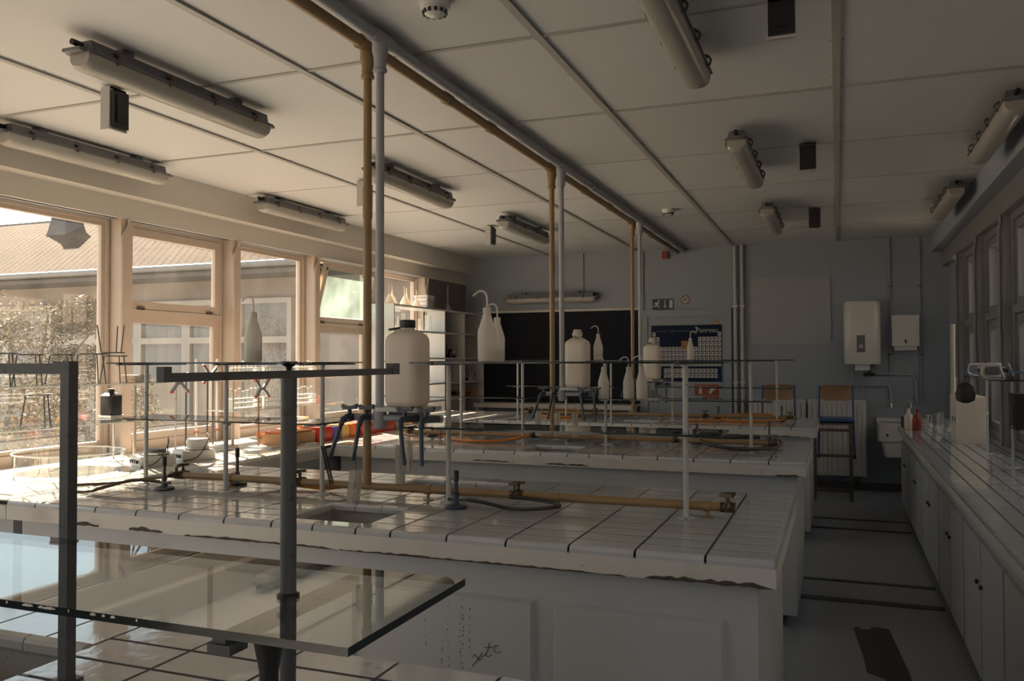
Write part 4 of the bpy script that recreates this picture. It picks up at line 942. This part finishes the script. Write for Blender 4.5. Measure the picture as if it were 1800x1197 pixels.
# ================================================================== THINGS ON THE WINDOW COUNTER
def spine_rack(label, y0, y1, x=-3.82, zs=(1.425,1.215)):
    t = thing('counter_glass_rack', label, 'shelf rack', (x, (y0+y1)/2, B), 0, 'glass racks on the window counter'); h = (y1-y0)/2
    for s in (-1, 1):
        p = MB().cyl((0,s*(h-.12),.004),(0,s*(h-.12),zs[0]-B-.012),.010,10).build('post', m_frame, t, True)
        MB().lathe((0,s*(h-.12),0),[(.04,0),(.04,.004),(.012,.008)],12).build('foot', m_frame, p, True)
        for z in zs: MB().box(-.13,s*(h-.12)-.008,z-B-.012,.13,s*(h-.12)+.008,z-B-.001).build('arm', m_frame, t)
    for z in zs:
        b = MB(); b.loft([[(px,py,zz) for px,py in rrect(.3,2*h,.06)] for zz in (z-B,z-B+.007)]); b.build('glass_shelf', m_gshelf, t)
        MB().tube([(px,py,z-B+.0035) for px,py in rrect(.303,2*h+.003,.06)],.0034,6,closed=True).build('lit_edge', m_white, t, True)  # white rim stands for sunlight caught in the glass edge
spine_rack('glass rack with tripods at the left window', 2.75, 3.90)
spine_rack('glass rack with test tube stands before the second window', 4.55, 5.85, -3.85)
def tripod(label, loc, h=.16, r=.075, flip=False, rz=0, m=None):
    t = thing('lab_tripod', label, 'tripod', loc, rz, 'iron laboratory tripods')
    if flip: t.rotation_euler = (PI,0,rz)
    MB().tube([(r*.8*math.cos(q*PI/10),r*.8*math.sin(q*PI/10),h-.004) for q in range(20)],.004,6,closed=True).build('ring', m or m_dsteel, t, True)
    for q in range(3):
        a = 2*PI*q/3; MB().cyl((r*.8*math.cos(a),r*.8*math.sin(a),h-.004),(r*1.1*math.cos(a),r*1.1*math.sin(a),0),.0035,6).build('leg', m or m_dsteel, t, True)
z1 = 1.4325
tripod('iron tripod at the far left edge of the upper shelf', (-3.82,2.95,z1), .165)
tripod('second iron tripod from the left on the upper shelf', (-3.82,3.10,z1), .16)
tripod('third iron tripod, partly behind the square tube', (-3.82,3.29,z1), .16)
tripod('wide iron tripod right of the square tube', (-3.82,3.48,z1), .165, .09)
tripod('iron tripod at the right end of the upper shelf', (-3.82,3.64,z1), .155)
tripod('upturned tripod balanced with its legs pointing upward', (-3.80,3.60,z1+.165+.158), .158, flip=True)
tripod('lone iron tripod on the lower glass shelf', (-3.82,3.15,1.2225), .165)
for q in range(5):
    tag(MB().box(-.06,-.06,0,.06,.06,.004).build('wire_gauze', m_gauze, None, False, (-3.83,3.79+.004*(-1)**q,z1+.009*q)), 'brown wire gauze square in the small stack, layer %s from the shelf' % ['lowest','second','middle','fourth','top'][q], 'wire gauze', 'gauze squares on the left rack')
t = thing('black_canister', 'square black bottle hanging at the window post', 'bottle', (-4.02,3.80,1.235))
MB().loft([[(px*s,py*s,z) for px,py in rrect(.09,.10,.02)] for s,z in ((.95,0),(1,.006),(1,.115),(.6,.13))]).build('body', m_black, t, True); MB().cyl((0,0,.128),(0,0,.155),.018,12).build('cap', m_black, t, True)
MB().box(-.10,-.05,-.268,.10,.07,-.262).cyl((0,.02,-.262),(0,.02,-.01),.006,8).box(-.05,-.05,-.012,.05,.05,0).build('stand', m_steel, t)
# dish
t = thing('glass_trough', 'wide round glass trough in full sun at left', 'glass trough', (-3.80,3.32,B))
MB().shell((0,0,0),[(.250,.0),(.262,.008),(.265,.10),(.268,.108)],48).lathe((0,0,0),[(.25,0),(.25,.004)],48).build('glass', m_gware, t, True)
MB().tube([(.268*math.cos(q*PI/24),.268*math.sin(q*PI/24),.109) for q in range(48)],.0035,6,closed=True).build('rim', m_white, t, True)
# hotplates
for q, (x, y, rz, lb) in enumerate(((-3.60,3.70,-.45,'front white hotplate with black knobs in the sun'),(-3.58,4.0,-.45,'second white hotplate with a coiled cord'))):
    t = thing('hotplate', lb, 'hotplate', (x, y, B), rz, 'hotplates on the window counter')
    MB().loft([[(px*s,py*s,z) for px,py in rrect(.17,.20,.015)] for s,z in ((.98,0),(1,.004),(1,.055),(.96,.06))]).build('case', m_white, t)
    MB().lathe((0,.02,.06),[(.06,0),(.07,.004),(.07,.012),(.066,.016)],24).build('rim_ring', m_steel, t, True)
    if q == 0: MB().lathe((0,.02,.074),[(.05,0),(.05,.016),(.046,.018)],24).build('heating_plate', m_dsteel, t, True)
    else: MB().lathe((0,.02,.074),[(.062,0),(.066,.03),(.060,.05)],24).build('cover_dish', m_white, t, True)
    for u in (-.045,-.015,.015,.045):
        MB().cyl((u,-.101,.03),(u,-.112,.03),.009,10).build('knob', m_black, t, True)
    MB().tube(smoothpath([(-.06,.1,.03),(-.10,.12,.10),(-.05,.10,.15),(.06,.06,.12),(.11,-.02,.03),(.09,-.10,.006)],6),.003,6).build('power_cord', m_black, t, True)
# retort stands with burettes and clamps
def retort(label, loc, h=.56, clamp=None, bur=None, m=None, rz=0):
    t = thing('retort_stand', label, 'retort stand', loc, rz, 'retort stands along the counter')
    MB().loft([[(px*s,py*s,z) for px,py in rrect(.13,.20,.01)] for s,z in ((1,0),(1,.010),(.97,.012))]).build('base', m_white, t)
    MB().cyl((0,.06,.012),(0,.06,h),.0055,8).build('rod', m or m_post, t, True)
    if clamp:
        z = clamp; c = MB()
        for sx in (-1, 1):
            for sz in (-1, 1): c.bar((sx*.012,.035,z),(sx*.066,.03,z+sz*.052),.014,.018)
        c.box(-.02,.02,z-.010,.02,.065,z+.010); c = c.build('double_clamp', m_alu, t)
        for sx in (-1, 1):
            for sz in (-1, 1): MB().lathe((sx*.070,.03,z+sz*.056),[(.003,-.009),(.010,-.006),(.010,.006),(.003,.009)],8).build('red_tip', m_redtip, c)
    if bur:
        for sx in bur:
            MB().cyl((sx*.06,.03,.16),(sx*.06,.03,h+.10),.009,10).tube([(sx*.06,.03,.16),(sx*.06,.03,.12),(sx*.06,.03,.06)],.004,8,rs=[.009,.005,.002]).build('burette', m_bright, t, True)
            MB().cyl((sx*.06-.02,.03,.13),(sx*.06+.02,.03,.13),.006,8).build('stopcock', m_redtip, t, True)
RT = [((-3.79,4.14,B),.50,.45,None,None,'retort stand with red-tipped butterfly clamp by the window'),
      ((-3.82,4.26,B),.50,None,(1,),m_dsteel,'retort stand holding the left white burette'),
      ((-3.82,4.455,B),.50,.50,(1,),m_dsteel,'retort stand holding the right white burette'),
      ((-3.95,4.66,B),.48,None,None,m_dsteel,'dark bare retort rod just left of the tube racks'),
      ((-3.60,4.70,B),.50,.40,None,m_gauze,'retort stand with rust-red rod and single clamp'),
      ((-3.52,4.98,B),.44,None,None,m_dsteel,'thin dark retort rod in front of the tube racks')]
for loc, h, c, bu, m, lb in RT: retort(lb, loc, h, c, bu, m, PI/2)
# test tube stands
def tuberack(label, loc, n=7, h=.13, L=.30):
    t = thing('test_tube_stand', label, 'test tube stand', loc, 0, 'white test tube stands')
    for z in (0,.035,.065): MB().box(-.035,-L/2,z,.035,L/2,z+.006).build('plate', m_bright, t)
    for s in (-1,1): MB().box(-.035,s*L/2-.004,0,.035,s*L/2+.004,.071).build('end_plate', m_white, t)
    for q in range(n):
        y = -L/2+L*(q+.5)/n; hh = h*random.uniform(.85,1.1)
        MB().shell((0,y,.008),[(.002,0),(.008,.005),(.009,.012),(.009,hh),(.0105,hh+.004)],10).build('test_tube', m_gware, t, True)
        MB().tube([(.010*math.cos(a)*1,y+.010*math.sin(a),hh+.011) for a in [w*PI/4 for w in range(8)]],.0022,5,closed=True).build('tube_rim', m_bright, t, True)
random.seed(9)
for z, lv in ((1.433,'upper'),(1.223,'lower')):
    for q, y in enumerate((4.78,5.12,5.46)):
        tuberack('%s white test tube stand on the %s rack shelf' % (['left','middle','right'][q], lv), (-3.85,y,z), 7, .125 if lv == 'lower' else .10)
t = thing('red_spatula_jar', 'small rust-red jar of sticks at the right end of the lower shelf', 'jar', (-3.85,5.72,1.223))
MB().lathe((0,0,0),[(.02,0),(.022,.03),(.018,.045)],12).build('jar', m_redtip, t, True)
for a in (-.4,.1,.5): MB().cyl((0,0,.03),(math.sin(a)*.05,math.cos(a)*.02,.12),.005,6).build('stick', m_redtip, t, True)
beaker('clear jar crammed with glass rods before the tilted window', (-3.62,5.96,B+.02), .05, .13, stick=9)
beaker('clear jar of glass rods behind the ochre drop pipe', (-3.55,6.35,B+.02), .045, .12, stick=7)
for y in (5.96,6.35): 
    tag(MB().lathe((0,0,0),[(.07,0),(.07,.016),(.06,.02)],16).build('cork_ring', m_cardboard, None, True, (-3.62 if y < 6 else -3.55, y, B)), ('left' if y < 6 else 'right')+' round cork mat under a jar of rods', 'mat', 'cork mats')
# coloured packets
def packet(label, y, m, w=.20, h=.10, d=.16, x=-3.55, name='wrapped_packet', mark=False, rz=0):
    t = thing(name, label, 'packet', (x, y, B), rz, 'coloured packets on the window counter')
    MB().loft([[(px*s,py*s,z) for px,py in rrect(d,w,.02)] for s,z in ((.94,0),(1,.012),(1,h*.8),(.86,h))]).build('packet', m, t, True)
    MB().box(-d*.44,-.004,h-.001,d*.44,.004,h+.003).build('seam', m, t)
    if mark: MB().bar((d/2+.002,-.04,.065),(d/2+.002,.03,.055),.003,.008).bar((d/2+.002,.03,.055),(d/2+.002,-.04,.035),.003,.008).build('white_mark', m_lead, t)
t = thing('open_crate', 'plain open wooden crate at the left of the coloured packets', 'crate', (-3.58,4.93,B))
MB().box(-.10,-.17,0,.10,.17,.008).box(-.10,-.17,.008,-.092,.17,.085).box(.092,-.17,.008,.10,.17,.085).box(-.092,-.17,.008,.092,-.162,.085).box(-.092,.162,.008,.092,.17,.085).build('box', m_cardboard, t)
MB().box(-.085,-.155,.009,.085,.155,.10).build('red_contents', m_orangep, t)
packet('round red packet beside the dark foreground post', 5.22, m_red, .20, .105)
packet('purple packet between the red and ochre ones', 5.38, m_purple, .10, .095)
packet('pale ochre packet next to the purple one', 5.49, m_ochre, .11, .10)
packet('orange packet next to the ochre one', 5.62, m_orangep, .14, .10)
packet('bright red packet with a pale angular mark', 5.84, m_red, .26, .10, mark=True)
packet('second red packet behind the blue taps', 6.12, m_red, .24, .095)
packet('brown carton at the right end of the packets', 6.42, m_cardboard, .28, .085)
packet('dark carton beyond the packets behind the tap tray', 6.75, m_dwood, .28, .09)
packet('orange flat box lying behind the row of packets', 5.50, m_orangep, .5, .055, .14, -4.05)
for q, y in ((1, 5.75),):
    tag(MB().box(-.06,-.05,0,.06,.05,.10+.03*q).build('propped_board', m_orangep if q == 0 else m_ochre, None, False, (-4.08, y, B)), ['small orange block','small ochre block'][q]+' propped by the window frame', 'block')

# ================================================================== RIGHT COUNTER
RZ = .87
t = thing('wall_counter', 'long dim tiled counter along the right wall', 'counter', (0,0,0))
MB().box(.575,1.5,.805,1.2,9.6,.846).build('edge_band', m_band, t); MB().box(.597,1.5,.846,1.2,9.596,.869).build('grout_bed', m_grout, t)
xj = [.575,.662,.754,.846,.938,1.03,1.114,1.2]; ny = 38; dy = 8.1/ny
for i in range(7):
    for j in range(ny): 
        tile(xj[i+1]-xj[i], dy, t, (xj[i]+xj[i+1])/2, 1.5+dy*(j+.5), RZ, 'l' if i == 0 else None)
for c in range(7):
    y0 = 1.52+1.148*c
    t = thing('base_cabinet', ['nearest','second','third','fourth','fifth','sixth','farthest'][c]+' white cupboard under the right counter, counted from the viewer', 'cabinet', (.905, y0, 0), 0, 'white cupboards under the right counter')
    MB().box(-.285,.002,.06,.28,1.146,.803).build('body', m_bench, t); MB().box(-.24,.002,0,.28,1.146,.06).build('plinth', m_soffit, t)
    for q in range(2):
        a = .02+q*.565; dd = MB().box(-.303,a,.08,-.286,a+.545,.715).build('door', m_bench, t)
        ky = a+.50 if q == 0 else a+.05
        MB().lathe((0,0,0),[(.006,0),(.012,.008),(.012,.014),(.004,.018)],10).build('knob', m_dsteel, dd, rot=(0,-PI/2,0), loc=(-.303,ky,.52))
# carton box with hazard marks
t = thing('white_carton_can', 'tall white box with two black triangle marks', 'box', (1.0,7.86,RZ))
MB().loft([[(px*s,py*s,z) for px,py in rrect(.21,.44,.012)] for s,z in ((.99,0),(1,.004),(1,.37),(.98,.378))]).build('case', m_hdpe, t)
for u in (-.09,.06):
    MB().prism([(u-.036,.205),(u+.036,.205),(u,.15)],0,-.1062,-.1045).build('triangle_mark', m_ink, t)
    MB().prism([(u-.03,.27),(u+.03,.27),(u+.03,.262),(u-.03,.262)],0,-.1062,-.1045).build('print_line', m_greypipe, t)
MB().box(-.06,-.05,.378,.02,.03,.386).build('lid_tab', m_black, t)
t = thing('spray_bottle', 'red spray bottle on the far end of the right counter', 'spray bottle', (.70,8.9,RZ))
MB().lathe((0,0,0),[(.036,0),(.04,.006),(.04,.10),(.034,.125),(.014,.16),(.012,.18)],16).build('body', m_dullred, t, True); MB().box(-.012,-.045,.18,.012,.015,.205).box(-.006,-.03,.15,.006,-.018,.18).build('trigger_head', m_dullred, t)
t = thing('white_squat_bottle', 'white bottle standing left of the red spray bottle', 'bottle', (.64,9.05,RZ))
MB().lathe((0,0,0),[(.036,0),(.038,.006),(.038,.13),(.016,.16),(.016,.18)],16).build('body', m_hdpe, t, True); MB().cyl((0,0,.18),(0,0,.2),.018,12).build('cap', m_white, t, True)
t = thing('dark_rack_box', 'dark plastic crate at the far end of the right counter', 'crate', (.66,9.38,RZ))
frame_rect(MB(),-.06,.06,-.10,.10,0,.10,.012).box(-.06,-.1,0,.06,.1,.008).build('crate', m_dsteel, t); MB().box(-.05,-.09,.008,.05,.09,.07).build('contents', m_bluehose, t)
for q, (x, y, r, h) in enumerate(((.78,9.0,.03,.10),(.84,9.2,.035,.13),(.80,8.75,.028,.09),(.88,8.92,.03,.16),(.93,9.1,.035,.17),(.86,8.6,.035,.08),(.95,8.75,.03,.12))):
    beaker(['small','broad','short','tall','tallest','squat','slender'][q]+' glass beaker in the dim group near the spray bottle', (x,y,RZ), r, h, grp='dim glassware on the right counter')
def slim_stand(label, loc, h, cross):
    t = thing('shelf_stand', label, 'stand', loc, 0, 'stands under the right glass shelf')
    MB().lathe((0,0,0),[(.05,0),(.05,.004),(.012,.008)],16).build('foot', m_post, t, True); MB().cyl((0,0,.004),(0,0,h),.009,10).build('post', m_post, t, True)
    MB().cyl((-.03,-.14,cross),(.03,.14,cross),.005,8).build('cross_rod', m_post, t, True); MB().box(-.10,-.008,h-.008,.10,.008,h).build('arm', m_post, t)
slim_stand('far thin stand holding the goggle shelf', (1.0,6.88,RZ), .548, .29); slim_stand('near thin stand holding the goggle shelf', (1.02,6.05,RZ), .548, .27)
t = thing('goggle_shelf', 'glass shelf carrying safety goggles on the right', 'shelf', (1.0,6.4,RZ+.549))
MB().loft([[(px,py,z) for px,py in rrect(.26,1.3,.09)] for z in (0,.007)]).build('glass', m_gshelf, t)
MB().tube([(px,py,.0035) for px,py in rrect(.263,1.303,.09)],.0038,6,closed=True).build('rim', m_gedge, t)
def goggles(label, loc, rz=0, tiltx=0):
    t = thing('safety_goggles', label, 'goggles', loc, rz, 'safety goggles on the right shelf'); t.scale = (1.0, 1.0, 1.15)
    R_ = [[(px*s,y,z_*s) for px,z_ in rrect(.15,.075,.028)] for s,y in ((.92,-.03),(1,-.02),(1,.02),(.9,.03))]
    g = MB().loft(R_[:2]).loft(R_[2:]).build('frame', m_white, t, True, (0,0,.045),(tiltx,0,0))
    MB().loft([[(px*.72,y,z_*.62) for px,z_ in rrect(.15,.075,.028)] for y in (-.034,-.03)]).build('lens', m_fixbase, t, False, (0,0,.045),(tiltx,0,0))
    MB().tube(smoothpath([(-.075,.0,.045),(-.08,.06,.04),(-.03,.11,.03),(.04,.11,.03),(.08,.06,.04),(.075,0,.045)],4),.006,6).build('strap', m_blueclip, t, True)
    for s in (-1,1): MB().lathe((0,0,0),[(.012,0),(.010,.006)],10).build('vent', m_black, t, rot=(0,s*PI/2,0), loc=(s*.076,0,.045))
for q, (y, rz, lb) in enumerate(((6.92,.4,'farthest white goggles at the shelf end'),(6.72,-.6,'second white goggles from the far shelf end'),(6.5,.2,'middle goggles with hanging strap'),(6.28,.9,'goggles left of the nearest pair'),(6.05,-.2,'nearest goggles at the right picture edge'))):
    goggles(lb, (.96+.03*(-1)**q,y,RZ+.5565), (1.2,-.9,2.2,.5,-1.7)[q], (.3,-.2,.5,.1,.35)[q])
t = thing('hanging_respirator', 'black rubber mask hanging below the goggle shelf', 'mask', (.875,6.97,RZ+.408))
MB().lathe((0,0,0),[(.02,-.05),(.06,-.03),(.07,.02),(.05,.08),(.02,.1)],14,sy=.6).build('mask', m_blackrub, t, True); MB().tube([(0,0,.09),(-.012,-.01,.13),(-.012,-.02,.155),(.03,-.03,.156)],.005,6).build('strap', m_blueclip, t, True)
t = thing('wall_instrument', 'black box on the right window post', 'instrument', (1.055,5.99,1.12))
MB().box(-.05,-.10,0,.022,.10,.22).build('case', m_black, t); MB().box(-.056,-.06,.04,-.05,.06,.16).build('face', m_dsteel, t)
for q, (x, y, h_) in enumerate(((1.10,9.75,1.9),(1.13,9.9,1.35))):
    t = thing('leaning_tube', ['long','short'][q]+' pale tube leaning in the right back corner', 'tube', (x,y,0), 0, 'tubes leaning in the corner')
    MB().cyl((-.0,0,.01),(.02,.05,h_),.022,10).build('tube', m_beam, t, True)
    MB().cyl((.02,.05,h_-.005),(.0205,.0515,h_+.01),.024,10).build('end_cap', m_white, t, True)
